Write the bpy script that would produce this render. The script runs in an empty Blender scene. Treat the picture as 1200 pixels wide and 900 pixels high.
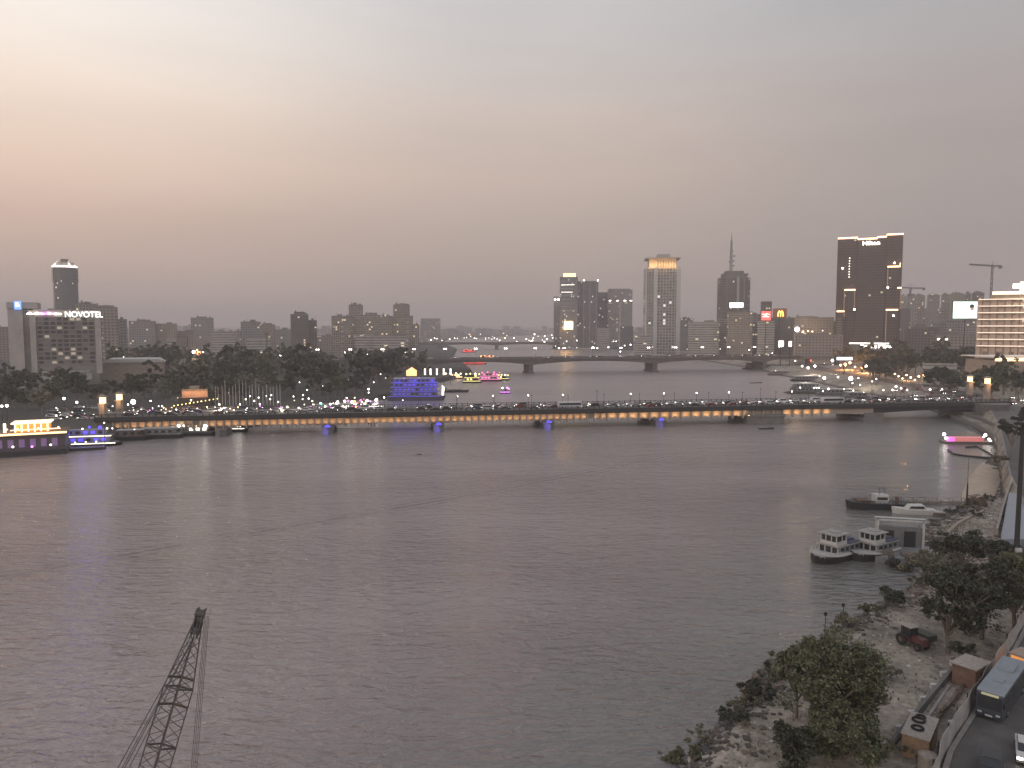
import bpy, math, random
from mathutils import Vector, Matrix, noise
random.seed(7)
R = math.radians
sc = bpy.context.scene
C = sc.collection

def lin(c):
    c = c / 255.0
    return c / 12.92 if c <= 0.04045 else ((c + 0.055) / 1.055) ** 2.4
def S(r, g, b): return (lin(r), lin(g), lin(b), 1)

# ------------------------------------------------------------------ camera
F, PITCH, HC = 880.0, R(4.35), 45.0
cd = bpy.data.cameras.new('camera'); cam = bpy.data.objects.new('camera', cd); C.objects.link(cam)
cam.location = (0, 0, HC); cam.rotation_euler = (R(90) - PITCH, 0, 0)
cd.sensor_width = 36; cd.lens = F / 1200 * 36; cd.clip_start = 0.5; cd.clip_end = 30000
sc.camera = cam

# ------------------------------------------------------------------ world
w = bpy.data.worlds.new('World'); sc.world = w; w.use_nodes = True
nt = w.node_tree; nt.nodes.clear()
def N(t, **k):
    n = nt.nodes.new(t)
    for a, b in k.items(): setattr(n, a, b)
    return n
out = N('ShaderNodeOutputWorld')
sky = N('ShaderNodeTexSky', sky_type='NISHITA'); sky.sun_disc = False
SUN_EL, SUN_AZ = R(1.0), R(-62)          # azimuth measured from +Y towards +X
sky.sun_elevation = SUN_EL; sky.sun_rotation = SUN_AZ
sky.dust_density = 6.0; sky.air_density = 1.0; sky.ozone_density = 2.0
bg1 = N('ShaderNodeBackground'); bg1.inputs[1].default_value = 0.05
nt.links.new(sky.outputs[0], bg1.inputs[0])
tc = N('ShaderNodeTexCoord'); nrm = N('ShaderNodeVectorMath', operation='NORMALIZE')
nt.links.new(tc.outputs['Generated'], nrm.inputs[0])
sx = N('ShaderNodeSeparateXYZ'); nt.links.new(nrm.outputs[0], sx.inputs[0])
def ramp(stops):
    r = N('ShaderNodeValToRGB'); e = r.color_ramp.elements
    e[0].position = stops[0][0]; e[0].color = stops[0][1]
    e[1].position = stops[-1][0]; e[1].color = stops[-1][1]
    for p, c in stops[1:-1]:
        x = e.new(p); x.color = c
    r.color_ramp.interpolation = 'B_SPLINE' if False else 'EASE'
    r.color_ramp.interpolation = 'LINEAR'
    nt.links.new(sx.outputs['Z'], r.inputs[0]); return r
# colours of the dusty dusk sky by sine of elevation
rl = ramp([(0.0, S(184,163,154)), (.06, S(188,166,156)), (.13, S(205,177,162)), (.19, S(226,199,180)), (.26, S(237,217,200)), (.32, S(241,229,217)), (.40, S(242,236,231)), (.55, S(205,200,202)), (.75, S(168,168,176)), (1, S(150,153,163))])
rm = ramp([(0.0, S(166,150,143)), (.06, S(168,152,144)), (.13, S(178,161,152)), (.19, S(194,174,162)), (.26, S(199,183,173)), (.32, S(196,188,183)), (.40, S(194,190,189)), (.55, S(176,175,179)), (.75, S(156,158,166)), (1, S(146,150,160))])
rr = ramp([(0.0, S(154,143,141)), (.06, S(154,143,141)), (.13, S(156,146,143)), (.19, S(160,150,146)), (.26, S(163,154,151)), (.32, S(166,161,160)), (.40, S(164,167,171)), (.55, S(156,160,166)), (.75, S(148,152,160)), (1, S(144,148,158))])
mrx = N('ShaderNodeMapRange'); nt.links.new(sx.outputs['X'], mrx.inputs[0])
mrx.inputs[1].default_value = -.56; mrx.inputs[2].default_value = 0.02; mrx.interpolation_type = 'SMOOTHSTEP'
mx1 = N('ShaderNodeMixRGB'); nt.links.new(mrx.outputs[0], mx1.inputs[0]); nt.links.new(rl.outputs[0], mx1.inputs[1]); nt.links.new(rm.outputs[0], mx1.inputs[2])
mry = N('ShaderNodeMapRange'); nt.links.new(sx.outputs['X'], mry.inputs[0])
mry.inputs[1].default_value = -.02; mry.inputs[2].default_value = 0.55; mry.interpolation_type = 'SMOOTHSTEP'
mx2 = N('ShaderNodeMixRGB'); nt.links.new(mry.outputs[0], mx2.inputs[0]); nt.links.new(mx1.outputs[0], mx2.inputs[1]); nt.links.new(rr.outputs[0], mx2.inputs[2])
# faint uneven dust veils
nz = N('ShaderNodeTexNoise'); nz.inputs['Scale'].default_value = 2.2; nz.inputs['Detail'].default_value = 5
mpp = N('ShaderNodeMapping'); mpp.inputs['Scale'].default_value = (1, 1, 7)
nt.links.new(nrm.outputs[0], mpp.inputs[0]); nt.links.new(mpp.outputs[0], nz.inputs['Vector'])
mrn = N('ShaderNodeMapRange'); nt.links.new(nz.outputs[0], mrn.inputs[0]); mrn.inputs[3].default_value = .90; mrn.inputs[4].default_value = 1.10
vm = N('ShaderNodeVectorMath', operation='SCALE'); nt.links.new(mx2.outputs[0], vm.inputs[0]); nt.links.new(mrn.outputs[0], vm.inputs['Scale'])
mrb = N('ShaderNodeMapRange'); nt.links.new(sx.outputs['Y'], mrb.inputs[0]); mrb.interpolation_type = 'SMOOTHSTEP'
mrb.inputs[1].default_value = -.65; mrb.inputs[2].default_value = .25; mrb.inputs[3].default_value = 2.0; mrb.inputs[4].default_value = 1.0   # added boost of the unseen sky behind the viewer, to light the land
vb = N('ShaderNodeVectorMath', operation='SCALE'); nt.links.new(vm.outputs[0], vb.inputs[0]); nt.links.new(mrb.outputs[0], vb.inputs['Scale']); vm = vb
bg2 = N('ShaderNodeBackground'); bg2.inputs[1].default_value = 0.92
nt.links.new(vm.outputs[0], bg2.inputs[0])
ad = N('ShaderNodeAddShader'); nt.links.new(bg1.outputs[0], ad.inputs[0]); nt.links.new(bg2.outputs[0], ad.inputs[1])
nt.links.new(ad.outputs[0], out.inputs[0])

sd = bpy.data.lights.new('sun', 'SUN'); so = bpy.data.objects.new('sun', sd); C.objects.link(so)
sd.energy = 0.12; sd.angle = R(12); sd.color = (1, .72, .5)
sdir = Vector((math.sin(SUN_AZ) * math.cos(SUN_EL), math.cos(SUN_AZ) * math.cos(SUN_EL), math.sin(SUN_EL)))
so.rotation_euler = sdir.to_track_quat('Z', 'Y').to_euler()

sc.view_settings.view_transform = 'Standard'; sc.view_settings.look = 'None'
sc.view_settings.exposure = 0.31; sc.view_settings.gamma = 1
sc.render.engine = 'CYCLES'
cy = sc.cycles
cy.use_denoising = True; cy.sample_clamp_indirect = 2.5; cy.max_bounces = 5; cy.diffuse_bounces = 2; cy.glossy_bounces = 3
cy.volume_bounces = 0; cy.transparent_max_bounces = 6; cy.use_light_tree = True
cy.caustics_reflective = False; cy.caustics_refractive = False

HAZE_DENSITY, HAZE_COLOR = 0.00025, (0.99, 0.92, 0.91, 1)

# ------------------------------------------------------------------ helpers
def ray(px, py):
    x = (px - 600) / F; v = (450 - py) / F
    return Vector((x, math.cos(PITCH) + v * math.sin(PITCH), -math.sin(PITCH) + v * math.cos(PITCH)))
def at(px, py, Y):
    d = ray(px, py); t = Y / d.y
    return Vector((d.x * t, Y, HC + d.z * t))
def gr(px, py, z=0.0):
    d = ray(px, py); t = (z - HC) / d.z
    return Vector((d.x * t, d.y * t, z))

def lerp_tab(tab, x):
    if x <= tab[0][0]: return tab[0][1]
    for (a, b), (c, d) in zip(tab, tab[1:]):
        if x <= c: return b + (d - b) * (x - a) / (c - a)
    return tab[-1][1]

class MB:
    def __init__(s): s.v = []; s.f = []; s.m = []
    def add(s, vs, fs, mi=0):
        o = len(s.v); s.v += [tuple(p) for p in vs]
        for f in fs: s.f.append(tuple(i + o for i in f)); s.m.append(mi)
        return s
    def box(s, x0, x1, y0, y1, z0, z1, mi=0, taper=0):
        t = taper
        vs = [(x0, y0, z0), (x1, y0, z0), (x1, y1, z0), (x0, y1, z0), (x0 + t, y0 + t, z1), (x1 - t, y0 + t, z1), (x1 - t, y1 - t, z1), (x0 + t, y1 - t, z1)]
        return s.add(vs, [(0, 3, 2, 1), (4, 5, 6, 7), (0, 1, 5, 4), (1, 2, 6, 5), (2, 3, 7, 6), (3, 0, 4, 7)], mi)
    def cyl(s, a, b, r0, r1=None, n=8, mi=0):
        r1 = r0 if r1 is None else r1
        a = Vector(a); b = Vector(b); d = (b - a)
        if d.length < 1e-6: return s
        q = d.normalized(); u = q.orthogonal().normalized(); w_ = q.cross(u)
        vs = []
        for c, r in ((a, r0), (b, r1)):
            for i in range(n):
                t = 2 * math.pi * i / n
                vs.append(c + (u * math.cos(t) + w_ * math.sin(t)) * r)
        fs = [(i, (i + 1) % n, n + (i + 1) % n, n + i) for i in range(n)]
        fs += [tuple(range(n - 1, -1, -1)), tuple(range(n, 2 * n))]
        return s.add(vs, fs, mi)
    def tube(s, pts, r, n=6, mi=0, r1=None):
        for i, (a, b) in enumerate(zip(pts, pts[1:])):
            if r1 is None: s.cyl(a, b, r, r, n, mi)
            else:
                k = len(pts) - 1
                s.cyl(a, b, r + (r1 - r) * i / k, r + (r1 - r) * (i + 1) / k, n, mi)
        return s
    def prism(s, poly, z0, z1, mi=0):
        n = len(poly)
        vs = [(x, y, z0) for x, y in poly] + [(x, y, z1) for x, y in poly]
        fs = [tuple(range(n - 1, -1, -1)), tuple(range(n, 2 * n))] + [(i, (i + 1) % n, n + (i + 1) % n, n + i) for i in range(n)]
        return s.add(vs, fs, mi)
    def profile(s, prof, y0, y1, mi=0):        # prof in x,z extruded in y
        n = len(prof)
        vs = [(x, y0, z) for x, z in prof] + [(x, y1, z) for x, z in prof]
        fs = [tuple(range(n)), tuple(range(2 * n - 1, n - 1, -1))] + [(i, n + i, n + (i + 1) % n, (i + 1) % n) for i in range(n)]
        return s.add(vs, fs, mi)
    def ball(s, c, r, mi=0, n=8, k=5, sz=1.0):
        c = Vector(c); vs = [c + Vector((0, 0, -r * sz))]
        for j in range(1, k):
            p = -math.pi / 2 + math.pi * j / k
            for i in range(n):
                t = 2 * math.pi * i / n
                vs.append(c + Vector((math.cos(p) * math.cos(t) * r, math.cos(p) * math.sin(t) * r, math.sin(p) * r * sz)))
        vs.append(c + Vector((0, 0, r * sz)))
        fs = [(0, 1 + (i + 1) % n, 1 + i) for i in range(n)]
        for j in range(k - 2):
            for i in range(n):
                a = 1 + j * n; fs.append((a + i, a + (i + 1) % n, a + n + (i + 1) % n, a + n + i))
        a = 1 + (k - 2) * n; l = len(vs) - 1
        fs += [(a + i, a + (i + 1) % n, l) for i in range(n)]
        return s.add(vs, fs, mi)
    def mesh(s, name, mats, smooth=False):
        me = bpy.data.meshes.new(name); me.from_pydata(s.v, [], s.f)
        for m in mats: me.materials.append(m)
        me.polygons.foreach_set('material_index', s.m)
        if smooth: me.polygons.foreach_set('use_smooth', [True] * len(s.f))
        me.update(); return me

def tag(o, label=None, cat=None, group=None, kind=None):
    if label: o['label'] = label
    if cat: o['category'] = cat
    if group: o['group'] = group
    if kind: o['kind'] = kind
    return o
def obj(name, mb, mats, parent=None, loc=None, rz=0, smooth=False):
    if not isinstance(mats, (list, tuple)): mats = [mats]
    me = mb if isinstance(mb, bpy.types.Mesh) else mb.mesh(name, mats, smooth)
    o = bpy.data.objects.new(name, me); C.objects.link(o)
    if parent: o.parent = parent
    if loc is not None: o.location = loc
    o.rotation_euler[2] = rz
    return o
def thing(name, label, cat, loc=(0, 0, 0), rz=0, group=None):
    o = bpy.data.objects.new(name, None); C.objects.link(o); o.location = loc; o.rotation_euler[2] = rz
    o.empty_display_size = .1
    return tag(o, label, cat, group)
def kids(o, _c={}):
    return [c for c in o.children]
def clone(root, loc, rz=0, label=None, group=None, cat=None, scale=1.0, ch=None):
    r = root.copy(); C.objects.link(r); r.location = loc; r.rotation_euler[2] = rz; r.scale = (scale,) * 3 if not hasattr(scale, '__len__') else scale
    tag(r, label, cat, group)
    for c in (ch if ch is not None else kids(root)):
        d = c.copy(); C.objects.link(d); d.parent = r
        for g in c.children:
            e = g.copy(); C.objects.link(e); e.parent = d
    return r

# ------------------------------------------------------------------ materials
MATS = {}
def mat(name, col, rough=.8, metal=0, emit=None, es=1.0, noise_s=None, amt=.25, bump=0, sample=False, spec=None):
    m = bpy.data.materials.new(name); m.use_nodes = True; t = m.node_tree; b = t.nodes['Principled BSDF']
    col = tuple(col[:3]) + (1,)
    b.inputs['Base Color'].default_value = col; b.inputs['Roughness'].default_value = rough; b.inputs['Metallic'].default_value = metal
    if spec is not None: b.inputs['Specular IOR Level'].default_value = spec
    if emit:
        b.inputs['Emission Color'].default_value = tuple(emit[:3]) + (1,); b.inputs['Emission Strength'].default_value = es
        if not sample: m.cycles.emission_sampling = 'NONE'
    if noise_s:
        tcn = t.nodes.new('ShaderNodeTexCoord'); n = t.nodes.new('ShaderNodeTexNoise'); n.inputs['Scale'].default_value = noise_s
        n.inputs['Detail'].default_value = 6; n.inputs['Roughness'].default_value = .65
        t.links.new(tcn.outputs['Object'], n.inputs['Vector'])
        r = t.nodes.new('ShaderNodeValToRGB'); r.color_ramp.elements[0].position = .3; r.color_ramp.elements[1].position = .72
        r.color_ramp.elements[0].color = tuple(c * (1 - amt) for c in col[:3]) + (1,)
        r.color_ramp.elements[1].color = tuple(min(1, c * (1 + amt)) for c in col[:3]) + (1,)
        t.links.new(n.outputs[0], r.inputs[0]); t.links.new(r.outputs[0], b.inputs['Base Color'])
        if bump:
            bp = t.nodes.new('ShaderNodeBump'); bp.inputs['Strength'].default_value = bump; bp.inputs['Distance'].default_value = .3
            t.links.new(n.outputs[0], bp.inputs['Height']); t.links.new(bp.outputs[0], b.inputs['Normal'])
    MATS[name] = m; return m

def facade(name, wall, glass, su=3.4, sv=3.3, wu=.3, wv=.25, lit=.06, lcol=(1, .78, .5), ls=.75, band=False):
    """wall with rows of window openings laid out in metres on the wall itself"""
    m = bpy.data.materials.new(name); m.use_nodes = True; t = m.node_tree; b = t.nodes['Principled BSDF']
    m.cycles.emission_sampling = 'NONE'
    def nn(ty, **k):
        n = t.nodes.new(ty)
        for a, c in k.items(): setattr(n, a, c)
        return n
    def M(op, a, c=None, d=None):
        n = nn('ShaderNodeMath', operation=op)
        for i, v in enumerate((a, c, d)):
            if v is None: continue
            if isinstance(v, (int, float)): n.inputs[i].default_value = v
            else: t.links.new(v, n.inputs[i])
        return n.outputs[0]
    tcn = nn('ShaderNodeTexCoord'); sp = nn('ShaderNodeSeparateXYZ'); t.links.new(tcn.outputs['Object'], sp.inputs[0])
    u = M('DIVIDE', M('ADD', M('ADD', sp.outputs[0], sp.outputs[1]), 500.0), su); v = M('DIVIDE', sp.outputs[2], sv)
    fu = M('ABSOLUTE', M('SUBTRACT', M('FRACT', u), .5)); fv = M('ABSOLUTE', M('SUBTRACT', M('FRACT', v), .5))
    mv = M('LESS_THAN', fv, wv)
    mk = mv if band else M('MULTIPLY', M('LESS_THAN', fu, wu), mv)
    g = nn('ShaderNodeNewGeometry'); sg = nn('ShaderNodeSeparateXYZ'); t.links.new(g.outputs['Normal'], sg.inputs[0])
    mk = M('MULTIPLY', mk, M('LESS_THAN', M('ABSOLUTE', sg.outputs[2]), .5))
    oi = nn('ShaderNodeObjectInfo')
    cb = nn('ShaderNodeCombineXYZ'); t.links.new(M('FLOOR', u), cb.inputs[0]); t.links.new(M('FLOOR', v), cb.inputs[1]); t.links.new(M('MULTIPLY', oi.outputs['Random'], 97.0), cb.inputs[2])
    wn = nn('ShaderNodeTexWhiteNoise'); t.links.new(cb.outputs[0], wn.inputs['Vector'])
    on = M('MULTIPLY', M('GREATER_THAN', wn.outputs[0], 1 - lit), mk)
    nz = nn('ShaderNodeTexNoise'); nz.inputs['Scale'].default_value = .09; nz.inputs['Detail'].default_value = 5; t.links.new(tcn.outputs['Object'], nz.inputs['Vector'])
    vr = nn('ShaderNodeMapRange'); t.links.new(nz.outputs[0], vr.inputs[0]); vr.inputs[3].default_value = .65; vr.inputs[4].default_value = 1.3
    sv_ = nn('ShaderNodeVectorMath', operation='SCALE'); sv_.inputs[0].default_value = wall[:3]; t.links.new(vr.outputs[0], sv_.inputs['Scale'])
    # each pane has its own tone (curtains, blinds)
    mg = nn('ShaderNodeMixRGB'); mg.inputs[1].default_value = tuple(glass[:3]) + (1,); mg.inputs[2].default_value = tuple(.6 * a + .4 * b_ for a, b_ in zip(glass[:3], wall[:3])) + (1,)
    t.links.new(wn.outputs[0], mg.inputs[0])
    mx = nn('ShaderNodeMixRGB'); t.links.new(mk, mx.inputs[0]); t.links.new(sv_.outputs[0], mx.inputs[1]); t.links.new(mg.outputs[0], mx.inputs[2])
    t.links.new(mx.outputs[0], b.inputs['Base Color'])
    rg = nn('ShaderNodeMapRange'); t.links.new(mk, rg.inputs[0]); rg.inputs[3].default_value = .85; rg.inputs[4].default_value = .25; t.links.new(rg.outputs[0], b.inputs['Roughness'])
    b.inputs['Emission Color'].default_value = tuple(lcol) + (1,)
    t.links.new(M('MULTIPLY', on, ls), b.inputs['Emission Strength'])
    MATS[name] = m; return m

stone = mat('pale_concrete', (.34, .31, .28), .9, noise_s=.6)
dstone = mat('dark_concrete', (.16, .15, .14), .9, noise_s=.5)
tan = mat('tan_render', (.30, .24, .19), .9, noise_s=.4)
asphalt = mat('asphalt', (.095, .088, .082), .85, noise_s=.35, amt=.35)
paving = mat('paving', (.24, .22, .20), .85, noise_s=.8)
steel = mat('dark_steel', (.035, .033, .032), .6, .3)
rust = mat('rusty_steel', (.11, .07, .05), .85, noise_s=1.2, amt=.5)
white = mat('white_paint', (.50, .49, .46), .5, noise_s=1.5, amt=.12)
offwhite = mat('worn_white_paint', (.45, .44, .42), .6, noise_s=1.2, amt=.2)
grey = mat('grey_paint', (.2, .2, .2), .6, noise_s=1.2)
glass = mat('dark_glass', (.03, .033, .037), .12)
hullblk = mat('dark_hull', (.022, .023, .025), .45, noise_s=1)
bark = mat('bark', (.17, .14, .115), .95, noise_s=4, amt=.4)
rubber = mat('rubber', (.015, .015, .015), .8)
wood = mat('weathered_wood', (.15, .12, .10), .9, noise_s=2, amt=.4)
L_white = mat('white_lamp', (.8, .8, .8), .4, emit=(1, .93, .82), es=8)
L_soft = mat('soft_white_light', (.8, .8, .8), .4, emit=(1, .88, .72), es=2.6)
L_flood = mat('floodlight_glass', (.8, .8, .8), .4, emit=(1, .93, .8), es=22)
L_warm = mat('warm_lamp', (.8, .6, .4), .4, emit=(1, .62, .28), es=8)
L_orange = mat('orange_lamp', (.8, .5, .3), .4, emit=(1, .34, .08), es=6)
L_gold = mat('gold_light', (.8, .6, .3), .4, emit=(1, .68, .34), es=2.2)
L_red = mat('red_light', (.6, .1, .1), .4, emit=(1, .08, .06), es=4)
L_pink = mat('pink_light', (.6, .2, .4), .4, emit=(1, .15, .42), es=2.0)
L_mag = mat('magenta_light', (.6, .2, .6), .4, emit=(.85, .22, 1), es=3)
L_blue = mat('blue_light', (.1, .1, .6), .4, emit=(.08, .06, .9), es=1.5)
L_cyan = mat('teal_light', (.1, .5, .5), .4, emit=(.2, .9, .75), es=1.5)
L_yel = mat('yellow_light', (.8, .7, .2), .4, emit=(1, .85, .3), es=2.5)

fac = {
 'tan': facade('tan_block', (.26, .22, .19), (.05, .05, .05), 3.6, 3.2, .27, .24, .025),
 'grey': facade('grey_block', (.24, .23, .22), (.06, .06, .065), 3.2, 3.3, .3, .27, .04),
 'dark': facade('dark_block', (.13, .115, .105), (.04, .04, .042), 3.4, 3.3, .28, .26, .03),
 'pale': facade('pale_block', (.38, .35, .32), (.08, .08, .08), 4.2, 3.3, .5, .23, .03, band=True),
 'bal': facade('balcony_block', (.30, .26, .22), (.06, .055, .05), 2.8, 3.1, .33, .30, .045),
 'plain': tan,
 'glass': facade('curtain_wall', (.20, .20, .21), (.07, .085, .095), 1.9, 3.6, .42, .36, .035, (1, .95, .85)),
 'glassd': facade('dark_curtain_wall', (.12, .115, .115), (.045, .05, .055), 2.2, 3.6, .40, .34, .02, (1, .95, .85)),
}

# ------------------------------------------------------------------ water
def water_mat():
    m = bpy.data.materials.new('river_water'); m.use_nodes = True; t = m.node_tree; b = t.nodes['Principled BSDF']
    def nn(ty, **k):
        n = t.nodes.new(ty)
        for a, c in k.items(): setattr(n, a, c)
        return n
    def M(op, a, c=None, d=None, clamp=False):
        n = nn('ShaderNodeMath', operation=op); n.use_clamp = clamp
        for i, v in enumerate((a, c, d)):
            if v is None: continue
            if isinstance(v, (int, float)): n.inputs[i].default_value = v
            else: t.links.new(v, n.inputs[i])
        return n.outputs[0]
    b.inputs['IOR'].default_value = 1.75
    g = nn('ShaderNodeNewGeometry')
    def noi(scale, sx_, sy_, det, rot=0, dist=0):
        mp = nn('ShaderNodeMapping'); mp.inputs['Scale'].default_value = (sx_, sy_, 1); mp.inputs['Rotation'].default_value = (0, 0, R(rot))
        t.links.new(g.outputs['Position'], mp.inputs[0])
        n = nn('ShaderNodeTexNoise'); n.inputs['Scale'].default_value = scale; n.inputs['Detail'].default_value = det
        n.inputs['Distortion'].default_value = dist
        t.links.new(mp.outputs[0], n.inputs['Vector']); return n.outputs[0]
    big = noi(.012, .7, 1.6, 3, 10)          # gusts
    n0 = noi(.05, .5, 1.3, 3, 12, .6)
    n1 = noi(.30, .42, 1.0, 4, -8, .5)
    n2 = noi(.8, .42, 1.0, 3, 6, .5)
    n3 = noi(2.6, .6, 1.0, 3, -14, .4)
    gust = nn('ShaderNodeMapRange'); t.links.new(big, gust.inputs[0]); gust.inputs[1].default_value = .35; gust.inputs[2].default_value = .65; gust.inputs[3].default_value = .45; gust.inputs[4].default_value = 1.25
    sp = nn('ShaderNodeSeparateXYZ'); t.links.new(g.outputs['Position'], sp.inputs[0])
    # sheltered calmer water next to the nearer bank (shore runs roughly x = .62*(y-40))
    shore = M('SUBTRACT', M('MULTIPLY', M('SUBTRACT', sp.outputs[1], 40.0), .66), sp.outputs[0])
    calm = nn('ShaderNodeMapRange'); t.links.new(shore, calm.inputs[0]); calm.inputs[1].default_value = 4; calm.inputs[2].default_value = 55; calm.inputs[3].default_value = .38; calm.inputs[4].default_value = 1
    calm.interpolation_type = 'SMOOTHSTEP'
    amp = M('MULTIPLY', gust.outputs[0], calm.outputs[0])
    h = M('ADD', M('ADD', M('MULTIPLY', n1, .9), M('MULTIPLY', n2, .95)), M('MULTIPLY', n3, .22))
    h = M('MULTIPLY', h, amp)
    h = M('ADD', h, M('MULTIPLY', n0, .9))
    # wake of a boat that went by: a train of low ridges along a line on the river
    ax, ay, bx, by = -130., 98., 60., 262.
    L = math.hypot(bx - ax, by - ay); tx, ty = (bx - ax) / L, (by - ay) / L
    al = M('ADD', M('MULTIPLY', M('SUBTRACT', sp.outputs[0], ax), tx), M('MULTIPLY', M('SUBTRACT', sp.outputs[1], ay), ty))
    ac = M('SUBTRACT', M('MULTIPLY', M('SUBTRACT', sp.outputs[0], ax), ty), M('MULTIPLY', M('SUBTRACT', sp.outputs[1], ay), tx))
    ac = M('ADD', ac, M('MULTIPLY', M('SINE', M('MULTIPLY', al, .03)), 1.5))
    env = M('MULTIPLY', M('POWER', 2.718, M('MULTIPLY', M('MULTIPLY', ac, ac), -.10)), M('LESS_THAN', al, L))
    rid = M('MULTIPLY', M('MULTIPLY', M('SINE', M('MULTIPLY', ac, 2.1)), env), .27)
    h = M('ADD', h, rid)
    bp = nn('ShaderNodeBump'); bp.inputs['Strength'].default_value = 1; bp.inputs['Distance'].default_value = 1.25
    t.links.new(h, bp.inputs['Height']); t.links.new(bp.outputs[0], b.inputs['Normal'])
    rgh = nn('ShaderNodeMapRange'); t.links.new(sp.outputs[1], rgh.inputs[0]); rgh.inputs[1].default_value = 80; rgh.inputs[2].default_value = 420; rgh.inputs[3].default_value = .08; rgh.inputs[4].default_value = .34
    t.links.new(rgh.outputs[0], b.inputs['Roughness'])
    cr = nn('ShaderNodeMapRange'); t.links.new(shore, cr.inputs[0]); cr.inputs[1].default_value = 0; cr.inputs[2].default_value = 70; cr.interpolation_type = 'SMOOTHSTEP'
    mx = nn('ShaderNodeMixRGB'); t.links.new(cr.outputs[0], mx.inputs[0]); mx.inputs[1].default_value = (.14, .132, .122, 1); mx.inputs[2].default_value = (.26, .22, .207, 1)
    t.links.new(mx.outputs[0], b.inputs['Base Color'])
    return m
wmt = water_mat()
mb = MB(); mb.add([(-5000, -300, 0), (5000, -300, 0), (5000, 9000, 0), (-5000, 9000, 0)], [(0, 1, 2, 3)])
tag(obj('river', mb, wmt), kind='structure')

# ------------------------------------------------------------------ land
RS = [(-300, -60), (40, -8), (60, 8), (78, 20), (85, 26), (95, 32), (104, 44), (112, 52), (120, 62), (126, 68), (134, 79), (142, 82), (150, 84), (160, 86), (172, 100), (185, 112), (200, 124), (217, 137), (240, 152), (258, 166), (270, 176), (300, 192), (338, 208), (381, 220), (455, 238), (600, 246), (695, 250), (800, 262), (1000, 256), (1365, 246), (1700, 186), (2300, 132), (3200, 160), (4200, 420), (5200, 900), (8900, 1800)]
LS = [(-300, -400), (150, -300), (225, -215), (262, -178), (293, -157), (318, -130), (335, -118), (352, -112), (400, -92), (470, -78), (560, -70), (650, -48), (735, -38), (900, -58), (1150, -90), (1500, -110), (2000, -190), (2700, -230), (3400, -100), (4200, 120), (5200, 450), (8900, 1300)]
RD = [(-300, -150), (40, 20), (68, 41), (80, 52.2), (91, 62.5), (100, 70.5), (150, 106), (200, 134), (300, 196), (365, 233), (450, 262), (700, 282), (9000, 2000)]
def rs(y): return lerp_tab(RS, y)
def ls_(y): return lerp_tab(LS, y)
def rd(y): return lerp_tab(RD, y)
def rheight(x, y):
    d = x - rs(y)
    n = noise.noise(Vector((x * .11, y * .11, 0))) + .5 * noise.noise(Vector((x * .35, y * .35, 3))) + .25 * noise.noise(Vector((x * 1.1, y * 1.1, 7)))
    if d < 0: return -1.5
    if y < 420:
        f_ = max(0, min(1, (y - 184) / 12)) * max(0, min(1, (252 - y) / 14)) * (1 if d < 13 else max(0, 1 - (d - 13) / 4))
        low = min(1.9, d * .42) * (1 - .93 * f_); n *= 1 - .8 * f_
        low = low + n * .55 * min(1, d / 3)
        k = (x - (rd(y) - 1.2)) / 1.0
        k = max(0, min(1, k))
        return low * (1 - k) + 5.0 * k
    return min(5.0, .8 + d * .4) if d < 12 else 5.0
def land(name, side, m):
    ys = []; y = -300.
    while y < 8900:
        ys.append(y)
        y += 20 if y < 50 else 1.0 if y < 150 else 2.0 if y < 280 else 6 if y < 500 else 25 if y < 1500 else 120
    ds = [-4, 0] + [i * .9 for i in range(1, 62)] + [60, 66, 74, 85, 100, 130, 180, 260, 400, 700, 1200, 2200] if side > 0 else [-4, 0, .6, 1.2, 2.5, 5, 8, 12, 20, 40, 80, 160, 320, 640, 1200, 2200]
    V = []; Fs = []
    for y in ys:
        s0 = rs(y) if side > 0 else ls_(y)
        for d in ds:
            if side > 0:
                x = s0 + d; z = rheight(x, y)
                if y > 2500: z = min(z, 5)
            else:
                x = s0 - d; z = -1.5 if d < 0 else (0.2 + d * 2.2 if d < 1.3 else 3.2 + .15 * noise.noise(Vector((x * .1, y * .1, 0))))
            V.append((x, y, z))
    n = len(ds)
    for j in range(len(ys) - 1):
        for i in range(n - 1):
            a = j * n + i
            Fs.append((a, a + 1, a + n + 1, a + n) if side > 0 else (a, a + n, a + n + 1, a + 1))
    mbx = MB(); mbx.add(V, Fs); return tag(obj(name, mbx, m, smooth=True), kind='structure')
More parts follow.
